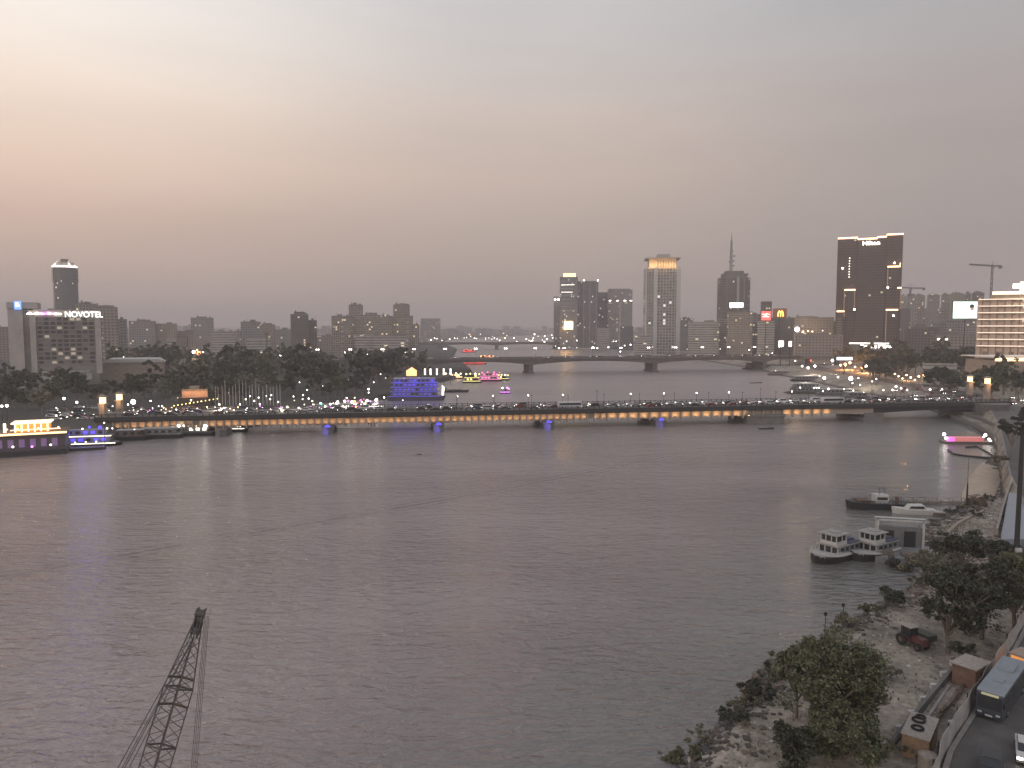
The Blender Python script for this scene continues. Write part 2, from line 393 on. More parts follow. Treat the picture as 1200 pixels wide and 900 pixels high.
def dirt_mat():
    m = bpy.data.materials.new('bank_dirt'); m.use_nodes = True; t = m.node_tree; b = t.nodes['Principled BSDF']
    g = t.nodes.new('ShaderNodeNewGeometry')
    def noi(s, d): 
        n = t.nodes.new('ShaderNodeTexNoise'); n.inputs['Scale'].default_value = s; n.inputs['Detail'].default_value = d; n.inputs['Roughness'].default_value = .68
        t.links.new(g.outputs['Position'], n.inputs['Vector']); return n
    a = noi(.09, 6); c = noi(1.1, 8)
    r = t.nodes.new('ShaderNodeValToRGB'); e = r.color_ramp.elements
    e[0].position = .36; e[0].color = (.16, .138, .115, 1); e[1].position = .66; e[1].color = (.41, .355, .295, 1)
    x = e.new(.5); x.color = (.29, .25, .205, 1)
    t.links.new(a.outputs[0], r.inputs[0])
    mr = t.nodes.new('ShaderNodeMapRange'); t.links.new(c.outputs[0], mr.inputs[0]); mr.inputs[1].default_value = .3; mr.inputs[2].default_value = .7; mr.inputs[3].default_value = .5; mr.inputs[4].default_value = 1.4
    v = t.nodes.new('ShaderNodeVectorMath'); v.operation = 'SCALE'; t.links.new(r.outputs[0], v.inputs[0]); t.links.new(mr.outputs[0], v.inputs['Scale'])
    sz = t.nodes.new('ShaderNodeSeparateXYZ'); t.links.new(g.outputs['Position'], sz.inputs[0])
    wet = t.nodes.new('ShaderNodeMapRange'); t.links.new(sz.outputs[2], wet.inputs[0]); wet.inputs[1].default_value = .5; wet.inputs[2].default_value = 1.5
    mw = t.nodes.new('ShaderNodeMixRGB'); t.links.new(wet.outputs[0], mw.inputs[0]); mw.inputs[1].default_value = (.062, .052, .044, 1); t.links.new(v.outputs[0], mw.inputs[2])
    t.links.new(mw.outputs[0], b.inputs['Base Color']); b.inputs['Roughness'].default_value = .95
    bp = t.nodes.new('ShaderNodeBump'); bp.inputs['Strength'].default_value = .8; bp.inputs['Distance'].default_value = .35
    t.links.new(c.outputs[0], bp.inputs['Height']); t.links.new(bp.outputs[0], b.inputs['Normal'])
    return m
dirt = dirt_mat()
land('land_east', 1, dirt)
land('land_west', -1, mat('park_ground', (.055, .052, .042), .95, noise_s=.05, amt=.4))

def ribbon(name, pts_l, pts_r, z, m, kind='structure'):
    mbx = MB(); n = len(pts_l)
    mbx.add([(p[0], p[1], z) for p in pts_l] + [(p[0], p[1], z) for p in pts_r], [(i, n + i, n + i + 1, i + 1) for i in range(n - 1)])
    return tag(obj(name, mbx, m), kind=kind)
ry = [30, 50, 60, 68, 74, 80, 86, 91, 96, 100, 110, 125, 150, 175, 200, 250, 300, 350, 365, 400, 450, 575, 700, 900, 1200]
ribbon('road', [(rd(y) + .7, y) for y in ry], [(rd(y) + 19, y) for y in ry], 5.03, asphalt)
ribbon('pavement', [(rd(y) + .1, y) for y in ry], [(rd(y) + .7, y) for y in ry], 5.16, paving)
mbx = MB()
for y in range(40, 400, 6):
    x = rd(y) + 10; dx = rd(y + 2.4) - rd(y)
    mbx.add([(x, y, 5.036), (x + .15, y, 5.036), (x + dx + .15, y + 2.4, 5.036), (x + dx, y + 2.4, 5.036)], [(0, 1, 2, 3)])
tag(obj('road_marking', mbx, white), kind='structure')
# tan sand shoal and quay slope
mbx = MB()
sh = [gr(px, py, .0) for px, py in [(1121, 604), (1126, 578), (1134, 558), (1146, 545), (1160, 540), (1172, 545), (1176, 562), (1166, 588), (1150, 606), (1134, 612)]]
c0 = sum(sh, Vector()) / len(sh)
ring = [(p.x, p.y, -.3) for p in sh]; mid = [(c0 + (p - c0) * .82) for p in sh]
n = len(sh)
mbx.add(ring + [(p.x, p.y, .42) for p in mid] + [(c0.x, c0.y, .75)], [(i, (i + 1) % n, n + (i + 1) % n, n + i) for i in range(n)] + [(n + i, n + (i + 1) % n, 2 * n) for i in range(n)])
tag(obj('beach', mbx, mat('sand', (.42, .34, .26), .95, noise_s=.5, amt=.15), smooth=True), kind='structure')

# ------------------------------------------------------------------ distant town on the horizon, one mass
mbx = MB()
for i in range(1100):
    y = random.uniform(2300, 5200); x = random.uniform(-3200, 3600)
    if ls_(y) + 10 > x > ls_(y) or (ls_(y) < x < rs(y) + 15): continue
    if x < 0 and x > ls_(y) - 10: continue
    h = random.uniform(10, 38) + (14 if random.random() < .12 else 0)
    wd = random.uniform(15, 50); mbx.box(x, x + wd, y, y + 20, 2, h)
    if random.random() < .5: mbx.box(x + wd * .3, x + wd * .5, y + 4, y + 10, h, h + 4)
tag(obj('distant_city', mbx, fac['grey']), 'hazy low skyline of far town blocks along the horizon', 'city skyline', kind='stuff')
mbx = MB()
for i in range(90):
    x = -4200 + i * 95; h = 44 + 16 * noise.noise(Vector((i * .09, 0, 0))) 
    mbx.add([(x, 6800, 0), (x + 95, 6800, 0), (x + 95, 7600, h), (x, 7600, h)], [(0, 1, 2, 3)])
tag(obj('hills', mbx, tan), kind='structure')

# ------------------------------------------------------------------ building kit
def wz(Y): return Y / F
def dims(px0, px1, pyt, Y):
    a = at(px0, pyt, Y); b = at(px1, pyt, Y); return (a.x + b.x) / 2, b.x - a.x, a.z
def roofstuff(mb_, w_, d, h, rnd):
    mb_.box(-w_ / 2, w_ / 2, -d / 2, -d / 2 + .4, h, h + 1.1); mb_.box(-w_ / 2, -w_ / 2 + .4, -d / 2 + .4, d / 2, h, h + 1.1); mb_.box(w_ / 2 - .4, w_ / 2, -d / 2 + .4, d / 2, h, h + 1.1)
def building(px0, px1, pyt, Y, label, style='tan', d=None, rz=0, base=3.0, steps=None, name='apartment_building', cat='building', group=None, roof=True, balc=False, seed=None, plants=True):
    cx, w_, top = dims(px0, px1, pyt, Y)
    rnd = random.Random(seed if seed is not None else int(px0 * 7 + Y))
    d = d or min(26, max(12, w_ * .7)); h = top - base
    k_ = (Y + d / 2) / Y; t = thing(name, label, cat, (cx * k_, Y + d / 2, base), rz - .85 * math.atan2(cx, Y), group)
    m = MB(); m.box(-w_ / 2, w_ / 2, -d / 2, d / 2, 0, h)
    obj('wall', m, fac[style], t)
    m = MB(); roofstuff(m, w_, d, h, rnd)
    rf = obj('roof', m, fac[style].copy() if False else stone if style in ('pale',) else dstone, t)
    if roof:
        m = MB(); a = rnd.uniform(-.3, .1) * w_; ww = w_ * rnd.uniform(.2, .35)
        m.box(a, a + ww, -d * .2, d * .25, h, h + rnd.uniform(2.6, 4.2)); obj('stair_house', m, dstone, t)
        if w_ > 18:
            m = MB(); x = rnd.uniform(.15, .38) * w_
            m.cyl((x, 0, h + 1), (x, 0, h + 3), 1.3, 1.3, 8); m.box(x - 1.2, x + 1.2, -1, 1, h, h + 1); obj('water_tank', m, grey, t)
        m = MB(); x = rnd.uniform(-.4, .4) * w_; m.cyl((x, -1, h), (x, -1, h + rnd.uniform(5, 8)), .18, .1, 4); m.box(x - .9, x + .9, -1.05, -.95, h + 4.4, h + 4.55); obj('antenna', m, steel, t)
    for (a, b, hh) in (steps or []):
        m = MB(); m.box(-w_ / 2 + a * w_, -w_ / 2 + b * w_, -d * .4, d * .4, h, h + hh); m.box(-w_ / 2 + a * w_ + 1, -w_ / 2 + a * w_ + 2.5, -1, 1, h + hh, h + hh + 2)
        obj('upper_storey', m, fac[style], t)
    if balc:
        k = int(h // 3.2)
        for col in balc:
            x = -w_ / 2 + col * w_; m = MB(); m.box(x - 1.8, x + 1.8, -d / 2 - 1.3, -d / 2 - .003, -.1, .9)
            me_ = m.mesh('balcony', [offwhite if rnd.random() < .35 else tan])
            for i in range(1, k, 1 if k < 16 else 2):
                o = bpy.data.objects.new('balcony', me_); C.objects.link(o); o.parent = t; o.location = (0, 0, i * 3.2)
    return t, w_, d, h

B = building
# west bank, far rows (hazy)
B(-60, 9, 384, 900, 'hazy low block just behind the grey hotel, at the picture edge', 'tan', base=3)
B(90, 112, 357, 820, 'hazy tower with a domed top next to the hotel roof sign', 'grey', steps=[(.2, .8, 2.5)])
B(113, 136, 361, 800, 'hazy square tower with a wide flat roof plate behind the hotel', 'tan', steps=[(0, .85, 3)], balc=[.3])
B(136, 148, 375, 860, 'short hazy block between the hotel and the broad grey block', 'grey')
B(153, 181, 377, 1100, 'broad hazy block with stepped roof, above the green field lights', 'grey', steps=[(.3, .8, 3)])
B(181, 206, 380, 1120, 'hazy block joined to the broad stepped block, slightly lower', 'tan')
B(206, 226, 389, 1150, 'low hazy block behind the dark hoarding on posts', 'tan')
B(225, 249, 373, 1250, 'hazy square tower alone above the orange floodlights', 'grey', steps=[(.25, .7, 3)])
B(249, 276, 389, 1000, 'pale low office with long light bands beside square tower', 'pale', roof=True)
B(276, 286, 388, 1300, 'narrow hazy block between pale banded office and rounded tower', 'tan')
B(283, 305, 378, 1050, 'hazy grey tower with softly rounded shoulders above the tree tops', 'grey', steps=[(.1, .85, 1.5)])
B(305, 322, 381, 1120, 'hazy tower stepping down behind the thin mast', 'tan', steps=[(.2, .7, 3)])
B(322, 342, 387, 1200, 'low hazy block in front of gap beside stepped dark tower', 'grey')
B(341, 361, 369, 980, 'dark stepped tower standing alone between hazy blocks', 'dark', steps=[(.2, .8, 4)])
B(361, 371, 376, 990, 'lower dark wing leaning on the stepped tower', 'dark')
B(371, 390, 394, 1200, 'very low hazy block before the big lit apartments', 'tan')
B(290, 316, 398, 900, 'low pale house row above the dark trees near thin mast', 'pale', roof=False)
B(196, 208, 398, 850, 'small pale hut beside the dark hoarding', 'pale', roof=False)
# large apartment group by the river
B(389, 413, 371, 1000, 'brown balcony block at the corner of the large lit apartment group', 'bal', balc=[.1, .5, .9])
B(413, 446, 370, 1010, 'wide brown balcony block with lit windows in the apartment group', 'bal', balc=[.2, .45, .75], steps=[(.0, .3, 6), (.45, .8, 3)])
B(409, 425, 358, 1060, 'slim brown tower rising behind the balcony blocks', 'tan', steps=[(.1, .9, 1.5)])
B(446, 463, 373, 1015, 'middle brown block with stacked balconies in the apartment group', 'bal', balc=[.3, .7], steps=[(.1, .6, 5)])
B(461, 480, 358, 1060, 'tallest brown tower with a flat pale cap in apartment group', 'tan', steps=[(.1, .95, 2.5)])
B(463, 484, 371, 1010, 'brown block under the tallest tower of the apartment group', 'bal', balc=[.25, .7])
B(484, 491, 381, 1010, 'narrow last brown block of apartment group, nearest the river', 'bal')
B(416, 437, 393, 960, 'cream lit lower apartment in front of brown group', 'pale', roof=False)
B(438, 478, 395, 955, 'long cream lit building at the foot of the apartment group', 'pale', roof=True)
B(493, 516, 374, 2100, 'faint boxy tower standing alone near the river gap', 'grey', roof=False, steps=[(.05, .95, 2)])
# centre towers
B(649, 657, 348, 1560, 'slim hazy tower with twin white lamps beside the bank tower', 'grey', roof=False)
t, w_, d, h = B(656, 677, 325, 1500, 'tall glass bank tower with yellow lit crown and orange sign', 'glass', roof=False, name='office_tower')
m = MB(); m.box(-w_ * .3, w_ * .38, -d * .35, d * .35, h + 1.2, h + 8); obj('lit_crown', m, L_yel, t)
m = MB(); m.box(-w_ * .24, w_ * .24, -d / 2 - .8, -d / 2 - .01, 53 - 16, 53); obj('orange_sign', m, mat('sign_orange', (.8, .4, .1), .4, emit=(1, .55, .15), es=9), t)
for k in range(9):
    m = MB(); zz = h - 8 - k * 7.2; m.box(-w_ * .42, w_ * (.42 - .3 * random.random()), -d / 2 - .15, -d / 2 - .02, zz, zz + .9); obj('lit_floor_band', m, L_soft if k in (1, 3) else stone, t)
t, w_, d, h = B(677, 701, 330, 1510, 'tall glass bank tower with ribbed corner and two roof lights', 'glassd', roof=False, name='office_tower')
for s in (-.42, -.2, .1, .42):
    m = MB(); m.box(s * w_ - .7, s * w_ + .7, -d / 2 - .9, -d / 2 - .01, 0, h + 1); obj('corner_rib', m, grey, t)
for s in (-.2, .47):
    m = MB(); m.ball((s * w_, -d / 2, h + 2.5), 1.3); m.cyl((s * w_, -d / 2, h), (s * w_, -d / 2, h + 2), .2); obj('roof_light', m, L_white, t)
B(700, 713, 343, 1580, 'plain dark slab between the bank towers and lit topped block', 'glassd', roof=False, name='office_tower')
t, w_, d, h = B(712, 741, 340, 1540, 'wide grey office tower with row of white lights near its top', 'grey', name='office_tower', steps=[(.05, .9, 3)])
for s in (-.4, -.1, .2, .44):
    m = MB(); m.box(s * w_ - 2, s * w_ + 2, -d / 2 - .5, -d / 2 - .01, h - 22, h - 20.6); obj('facade_light', m, L_white, t)
m = MB(); m.box(-.04 * w_, .06 * w_, -d / 2 - 1, -d / 2 - .01, 0, h - 25); obj('pilaster', m, stone, t)
B(727, 742, 383, 1350, 'small grey block in front of the lit topped office tower', 'glassd', roof=False)
B(700, 714, 385, 1400, 'small pale box building below the dark slab tower', 'pale', roof=False)
# ministry tower
def ministry():
    Y = 1120; cx, w_, top = dims(755.5, 796, 313.5, Y); d = 46; h = top - 4
    t = thing('office_tower', 'tall slab tower with gold lit colonnade crown and gridded windows', 'tower', (cx * (Y + d / 2) / Y, Y + d / 2, 4), -.55 * math.atan2(cx, Y))
    m = MB(); m.box(-w_ / 2, w_ / 2, -d / 2, d / 2, 0, h); obj('wall', m, facade('ministry_wall', (.38, .345, .305), (.05, .062, .072), 4.3, 4.4, .37, .37, .035, (1, .95, .9), .8), t)
    for s0, s1 in ((-.5, -.46), (-.27, -.16), (.38, .5)):
        m = MB(); m.box(s0 * w_, s1 * w_, -d / 2 - 1.4, -d / 2 - .01, 0, h + .5); obj('pier', m, offwhite, t)
    k = int(h // 3.7)
    for i in range(4, k):
        m = MB(); m.box(-.455 * w_, -.275 * w_, -d / 2 - .8, -d / 2 - .01, i * 3.7 - .3, i * 3.7 + 1.0); obj('balcony', m, stone, t)
    m = MB(); m.box(-w_ * .40, w_ * .37, -d * .38, d * .38, h, h + 13.5); obj('crown_core', m, mat('sandstone', (.55, .45, .33), .8), t)
    for i in range(8):
        x = -w_ * .18 + i * w_ * .076; m = MB(); m.box(x - .55, x + .55, -d * .46, -d * .43, h, h + 13.5); m.box(x - .9, x + .9, -d * .47, -d * .42, h + 12, h + 13.4); obj('crown_column', m, MATS['sandstone'], t)
        m = MB(); m.box(x + 1.2, x + 2.1, -d * .385, -d * .381, h + .6, h + 11); obj('crown_opening', m, dstone, t)
    m = MB(); m.box(-w_ * .5, w_ * .5, -d * .52, d * .52, h + 13.5, h + 15); obj('crown_slab', m, stone, t)
    m = MB(); m.box(-w_ * .18, w_ * .24, -d * .2, d * .2, h + 15, h + 21, taper=1.5); obj('roof_house', m, stone, t)
    for x in (-.38, -.25, -.1, .05, .2, .34):
        l = bpy.data.lights.new('crown_light', 'POINT'); l.energy = 2300; l.color = (1, .62, .28); l.shadow_soft_size = .6
        o = bpy.data.objects.new('crown_light', l); C.objects.link(o); o.parent = t; o.location = (x * w_, -d * .54, h + 3)
ministry()
B(744, 764, 394, 1080, 'cream floodlit villa with columns at the foot of gold crowned tower', 'pale', roof=False, name='villa')
B(796, 812, 374, 1250, 'hazy block between gold crowned tower and striped office', 'grey')
B(807, 842, 378, 1060, 'long low office striped with pale bands under broadcasting tower', 'pale', d=20)
B(842, 857, 374, 1070, 'short block at the end of striped office', 'bal', roof=False)
# broadcasting tower with mast
def broadcast():
    Y = 1100; cx, w_, top = dims(842, 878, 325, Y); h = top - 4; d = 38
    t = thing('broadcasting_tower', 'dark rounded broadcasting tower topped by a tall antenna mast', 'tower', (cx * (Y + d / 2) / Y, Y + d / 2, 4))
    n = 20
    poly = [(w_ / 2 * math.copysign(abs(math.cos(2 * math.pi * i / n)) ** .6, math.cos(2 * math.pi * i / n)), d / 2 * math.copysign(abs(math.sin(2 * math.pi * i / n)) ** .6, math.sin(2 * math.pi * i / n))) for i in range(n)]
    m = MB(); m.prism(poly, 0, h); obj('wall', m, facade('broadcast_wall', (.15, .13, .12), (.06, .06, .06), 3, 3.5, .3, .3, .01), t)
    m = MB(); m.box(-.02 * w_, .06 * w_, -d / 2 - 1, -d / 2 + 1, 0, h + 1); obj('stair_rib', m, stone, t)
    m = MB(); m.box(.2 * w_, .24 * w_, -d / 2 - .6, -d / 2 + 2, 0, h); obj('stair_rib', m, grey, t)
    m = MB(); m.prism([(x * .8, y * .8) for x, y in poly], h, h + 6); m.prism([(x * .6, y * .6) for x, y in poly], h + 6, h + 10); obj('roof_house', m, dstone, t)
    zt = at(857.5, 270, Y).z - 4; mx = at(857.5, 270, Y).x - cx
    m = MB(); b0 = h + 10
    for sx_, sy_ in ((-1, -1), (1, -1), (1, 1), (-1, 1)):
        m.cyl((mx + 1.5 * sx_, 1.5 * sy_, b0), (mx + .8 * sx_, .8 * sy_, zt - 12), .3, .26, 5)
    for k in range(12):
        z = b0 + (zt - 12 - b0) * k / 12; r = 1.5 - .7 * k / 12; z2 = z + (zt - 12 - b0) / 12; r2 = 1.5 - .7 * (k + 1) / 12
        m.cyl((mx - r, -r, z), (mx + r2, -r2, z2), .15, n=4); m.cyl((mx + r, -r, z), (mx - r2, -r2, z2), .15, n=4); m.cyl((mx - r, -r, z), (mx + r, -r, z), .15, n=4)
    m.cyl((mx, 0, zt - 12), (mx, 0, zt), .45, .2, 6); obj('antenna_mast', m, steel, t)
    for i, (ox, z) in enumerate([(3, b0 + 8), (-3, b0 + 14), (3.2, b0 + 22), (.5, b0 + 29), (2.6, b0 + 15), (-2, b0 + 21)]):
        m = MB(); m.cyl((mx + ox, -2.4, z), (mx + ox, -3.2, z), 1.3, 1.6, 10); m.cyl((mx, -1, z), (mx + ox, -2.4, z), .18, n=4); obj('dish_antenna', m, grey, t)
    for x in (-.38, -.2, .25, .4):
        m = MB(); m.cyl((x * w_, -6, h), (x * w_, -6, h + 7), .2, .12, 4); m.cyl((x * w_, -6, h + 5), (x * w_, -7, h + 5), 1.4, 1.8, 8); obj('dish_antenna', m, grey, t)
    a = at(855, 355, Y - 14); b_ = at(871, 360.5, Y - 14)
broadcast()
def screen(px0, px1, py0, py1, Y, m_, label, name='sign_board', posts=True, gz=4, depth=1.2, framem=None):
    a = at(px0, py0, Y); b = at(px1, py1, Y); w_ = b.x - a.x; hh = a.z - b.z
    t = thing(name, label, 'sign', ((a.x + b.x) / 2, Y, b.z))
    m = MB(); m.box(-w_ / 2, w_ / 2, .02, depth, 0, hh); obj('box', m, framem or steel, t)
    m = MB(); m.box(-w_ / 2 + .3, w_ / 2 - .3, -.05, .02, .3, hh - .3); obj('face', m, m_, t)
    if posts:
        m = MB(); k = b.z - gz
        m.cyl((0, depth / 2 + .1, -k), (0, depth / 2 + .1, 0), .5, .4, 8); obj('post', m, steel, t)
    return t, w_, hh
B(853, 881, 366, 1030, 'tan office covered in balconies below broadcasting tower', 'bal', balc=[.2, .5, .8], d=18)
B(878, 893, 369, 1060, 'plain grey block between tan office and red sign', 'grey')
screen(855, 871, 354.5, 360.5, 1024, mat('white_screen', (.8, .8, .8), .4, emit=(.75, .95, 1), es=6), 'glowing white roof sign in front of dark broadcasting tower', posts=True, gz=at(860, 366, 1024).z)
B(892, 904, 354, 1050, 'narrow brown block directly behind the round red sign', 'dark', roof=False)
B(904, 933, 373, 1040, 'dark office block beneath the golden letter billboard', 'dark', roof=True)
B(888, 907, 377, 1020, 'pale banded low office beside the red sign post', 'pale', roof=False)
# red sign on a post
t, sw, shh = screen(892, 903.5, 364.5, 375.5, 880, mat('red_sign', (.7, .08, .08), .4, emit=(1, .10, .08), es=1.9), 'red glowing sign with pale strokes on a tall thin post', framem=rust)
m = MB()
for i, (a, b, z) in enumerate([(-.38, -.1, .62), (-.05, .2, .66), (.25, .36, .6), (-.35, .3, .36), (-.2, .1, .5)]):
    m.box(a * sw, b * sw, -.12, -.055, z * shh, z * shh + .7)
obj('lettering', m, L_soft, t)
# billboard with golden arches letter
t, sw, shh = screen(906.5, 922, 361.5, 372.5, 900, mat('brown_board', (.12, .05, .03), .5, emit=(.35, .10, .04), es=.35), 'dark brown billboard showing a golden arched letter M', framem=rust, gz=at(906, 373, 900).z - 12)
m = MB(); cxx = .03 * sw
for s in (-1, 1):
    pts = []
    for i in range(13):
        u = i / 12; ang = math.pi * u
        pts.append((cxx + s * 1.55 - 1.5 * math.cos(ang), -.25, 1.6 + 6.6 * math.sin(ang) ** .75))
    m.tube(pts, .42, 6)
obj('letter', m, mat('golden_letter', (.9, .6, .1), .4, emit=(1, .62, .1), es=4), t)
B(932, 975, 373, 950, 'cream hall with flat oval roof lit by floodlights', 'tan', roof=False, steps=[(.05, .6, 3)])
B(975, 986, 377, 1000, 'small grey block touching the outlined brown tower', 'grey', roof=True)
B(934, 985, 393, 860, 'long low tan block with lights in front of cream hall', 'tan', roof=False)

# outlined brown hotel tower
def hotel_tower():
    Y = 900; cx, w_, top = dims(984.5, 1054, 279, Y); d = 40; h = top - 5
    t = thing('hotel_tower', 'tall dark brown hotel tower outlined with glowing orange strips', 'tower', (cx * (Y + d / 2) / Y, Y + d / 2, 5), -.95 * math.atan2(cx, Y))
    wm = facade('brown_hotel_wall', (.085, .06, .05), (.03, .026, .026), 3.2, 3.3, .36, .3, .004, (1, .85, .6), .5)
    hl = at(1000, 281, Y).z - 5
    def seg(a, b, ph, dd=0, z0=0, nm='wall'):
        m = MB(); m.box(a * w_, b * w_, -d / 2 + dd, d / 2 - dd, z0, ph); obj(nm, m, wm, t)
    zt = lambda py: at(1000, py, Y).z - 5
    seg(-.19, .25, zt(279)); seg(-.5, -.193, zt(277.5), 1.5); seg(.253, .5, zt(276), 1.5)
    # protruding bays
    for a, b, y0, y1 in ((-.48, -.355, 364.5, 410), (-.37, -.19, 339, 364), (.27, .46, 313, 338), (.27, .46, 363, 405), (.40, .5, 338, 363)):
        m = MB(); m.box(a * w_, b * w_, -d / 2 - 1.8, -d / 2 + 1.49, zt(y1), zt(y0) - .8); obj('bay', m, wm, t)
    Ls = mat('orange_strip', (.8, .4, .2), .4, emit=(1, .55, .28), es=4.5)
    def strip(x0, x1, py, y=-d / 2 - 2.1, th=1.6):
        m = MB(); z = zt(py); m.box(x0 * w_, x1 * w_, y, y + 1.0, z - th / 2, z + th / 2); obj('light_strip', m, Ls, t)
    def vstrip(x, p0, p1, m_=None):
        m = MB(); m.box(x * w_ - .5, x * w_ + .5, -d / 2 - 2.4, -d / 2 - 1.7, zt(p1), zt(p0)); obj('light_strip', m, m_ or MATS['dim_strip'], t)
    strip(-.5, -.19, 277.5, -d / 2 + .3); strip(.25, .5, 275.5, -d / 2 + .3); strip(-.19, .11, 279.5, -d / 2 - 1); strip(.11, .25, 278, -d / 2 - 1)
    strip(-.37, -.2, 339.3); strip(-.48, -.36, 364.6); strip(.28, .46, 313.2); strip(.28, .46, 363.3); strip(.44, .5, 338)
    dimst = mat('dim_strip', (.3, .2, .15), .5, emit=(1, .55, .3), es=.10)
    vstrip(-.36, 365, 371); vstrip(.465, 309, 314, L_gold); vstrip(-.37, 341, 364, dimst); vstrip(.285, 315, 338, dimst); vstrip(-.21, 341, 362, dimst); vstrip(.49, 340, 363, dimst); vstrip(.285, 365, 400, dimst)
    for px_, py_ in [(990.7, 313.5), (1045.7, 309), (1039.7, 337.5), (1005, 362.5), (1046.7, 370)]:
        x = (px_ - 1019.25) / 69.5; m = MB(); m.ball((x * w_, -d / 2 - 2.2, zt(py_)), 1.1); obj('facade_light', m, L_white, t)
    for i in range(8):
        x = (998 - 1019.25) / 69.5; m = MB(); z = zt(302 + i * 3.2); m.box(x * w_ - .6, x * w_ + .6, -d / 2 + 1.2, -d / 2 + 1.49, z, z + 1.1); obj('lit_window', m, L_soft, t)
    for i in range(10):
        x = (989 - 1019.25) / 69.5; m = MB(); z = zt(374 + i * 3); m.box(x * w_ - 2.6, x * w_ + 2.6, -d / 2 - 2.2, -d / 2 - 1.81, z, z + 1.0); obj('balcony', m, tan, t)
    for i in range(28):
        m = MB(); z = zt(292 + i * 3.4); m.box(-.49 * w_, -.40 * w_, -d / 2 + .6, -d / 2 + 1.49, z, z + .8); obj('balcony', m, rust, t)
    return t, w_, d, zt
ht, hw, hd, hzt = hotel_tower()
def text(body, size, mat_, parent, loc, ext=.3, name='lettering', rz=0, sx_=1.0, bold=.0):
    cu = bpy.data.curves.new(name, 'FONT'); cu.body = body; cu.size = size; cu.extrude = ext; cu.align_x = 'CENTER'; cu.offset = bold
    o = bpy.data.objects.new(name, cu); C.objects.link(o)
    dg = bpy.context.evaluated_depsgraph_get(); me = bpy.data.meshes.new_from_object(o.evaluated_get(dg)); bpy.data.objects.remove(o)
    me.materials.clear(); me.materials.append(mat_)
    o = bpy.data.objects.new(name, me); C.objects.link(o); o.parent = parent; o.location = loc; o.rotation_euler = (R(90), 0, rz); o.scale = (sx_, 1, 1)
    return o
text('Hilton', 6.5, L_white, ht, (.02 * hw, -hd / 2 - .6, hzt(286.8)), name='sign_lettering', bold=.03, sx_=1.15)
m = MB(); m.box(-.26 * hw, .32 * hw, -hd / 2 - 22, -hd / 2 - 3, hzt(415), hzt(402)); obj('entrance_block', m, dstone, ht)
m = MB(); m.box(-.27 * hw, .33 * hw, -hd / 2 - 22.6, -hd / 2 - 21.8, hzt(402.6), hzt(401.3)); obj('light_strip', m, L_soft, ht)
text('Ramses Hilton', 5.6, L_white, ht, (.14 * hw, -hd / 2 - 22.6, hzt(407)), name='sign_lettering', bold=.04)

# blocks behind the outlined tower
for k_i, (px0, px1, pyt, lab) in enumerate([(1055, 1063, 348, 'pale grey flats tower right beside outlined brown tower'), (1072, 1083, 347, 'balconied flats tower between crane column and gap'), (1087.5, 1100, 346.5, 'round topped flats tower in middle of the far row'),
                           (1104, 1112, 346, 'flats tower standing before the long flat roofed block'), (1114, 1129, 345, 'broad flat roofed flats behind the bright screen'), (1131, 1137, 344.5, 'narrow dark flats tower just above bright screen'), (1140, 1152, 344, 'dark flats top between bright screen and curved hotel')]):
    B(px0, px1, pyt, 1290 + 60 * (k_i % 2), lab, ['pale', 'bal', 'grey', 'bal', 'tan', 'dark', 'dark'][k_i], balc=[.2, .8], d=16, steps=[(.12, .88, 2.2), (.3, .7, 3.6)], roof=False)
B(1054, 1146, 362, 1420, 'long faint slab of flats filling gaps behind the row of flats towers', 'tan', roof=False, d=14)
t, w_, d, h = B(1063.5, 1071.5, 345, 1250, 'unfinished grey concrete lift core column beneath a tower crane', 'grey', roof=False, name='lift_core')
B(1055, 1066, 362, 1150, 'small red brown block at foot of outlined tower', 'dark', roof=False)
B(1064, 1097, 384, 900, 'dark low office with scattered lights under crane column', 'dark', balc=[.8])
B(1094, 1112, 379, 1000, 'mid grey block with dark vertical stripe near bright screen', 'grey', roof=False)
B(1112, 1146, 377, 950, 'wide grey office below the bright screen', 'grey', balc=[.5])
B(1100, 1145, 393, 820, 'long low grey block with lit sign band before wide office', 'tan', roof=True)
screen(1098, 1111, 396, 399, 815, L_soft, 'small pale light strip sign on long low grey block', posts=False)
# video screen
t, sw, shh = screen(1117, 1146.5, 353, 373.5, 760, mat('screen_picture', (.7, .9, .8), .3, emit=(.72, 1, .86), es=1.25, sample=True), 'large bright green white video screen showing a dark haired figure', posts=True, name='video_screen')
m = MB(); x = .235 * sw
m.ball((x, -.12, .60 * shh), 1.75, 0, 12, 8, 1.25); obj('figure_face', m, mat('screen_skin', (.4, .25, .2), .5, emit=(.55, .32, .25), es=.6), t, smooth=True)
m = MB(); m.ball((x - .3, -.06, .71 * shh), 2.2, 0, 12, 8, .95); obj('figure_hair', m, mat('screen_hair', (.03, .03, .03), .6), t)
m = MB(); m.profile([(x - 3.6, .35), (x + 3.8, .35), (x + 3.2, .3 * shh), (x + 1.2, .42 * shh), (x - 1.2, .42 * shh), (x - 3, .3 * shh)], -.16, -.06); obj('figure_shirt', m, mat('screen_shirt', (.7, .7, .65), .5, emit=(.75, .85, .75), es=1), t)

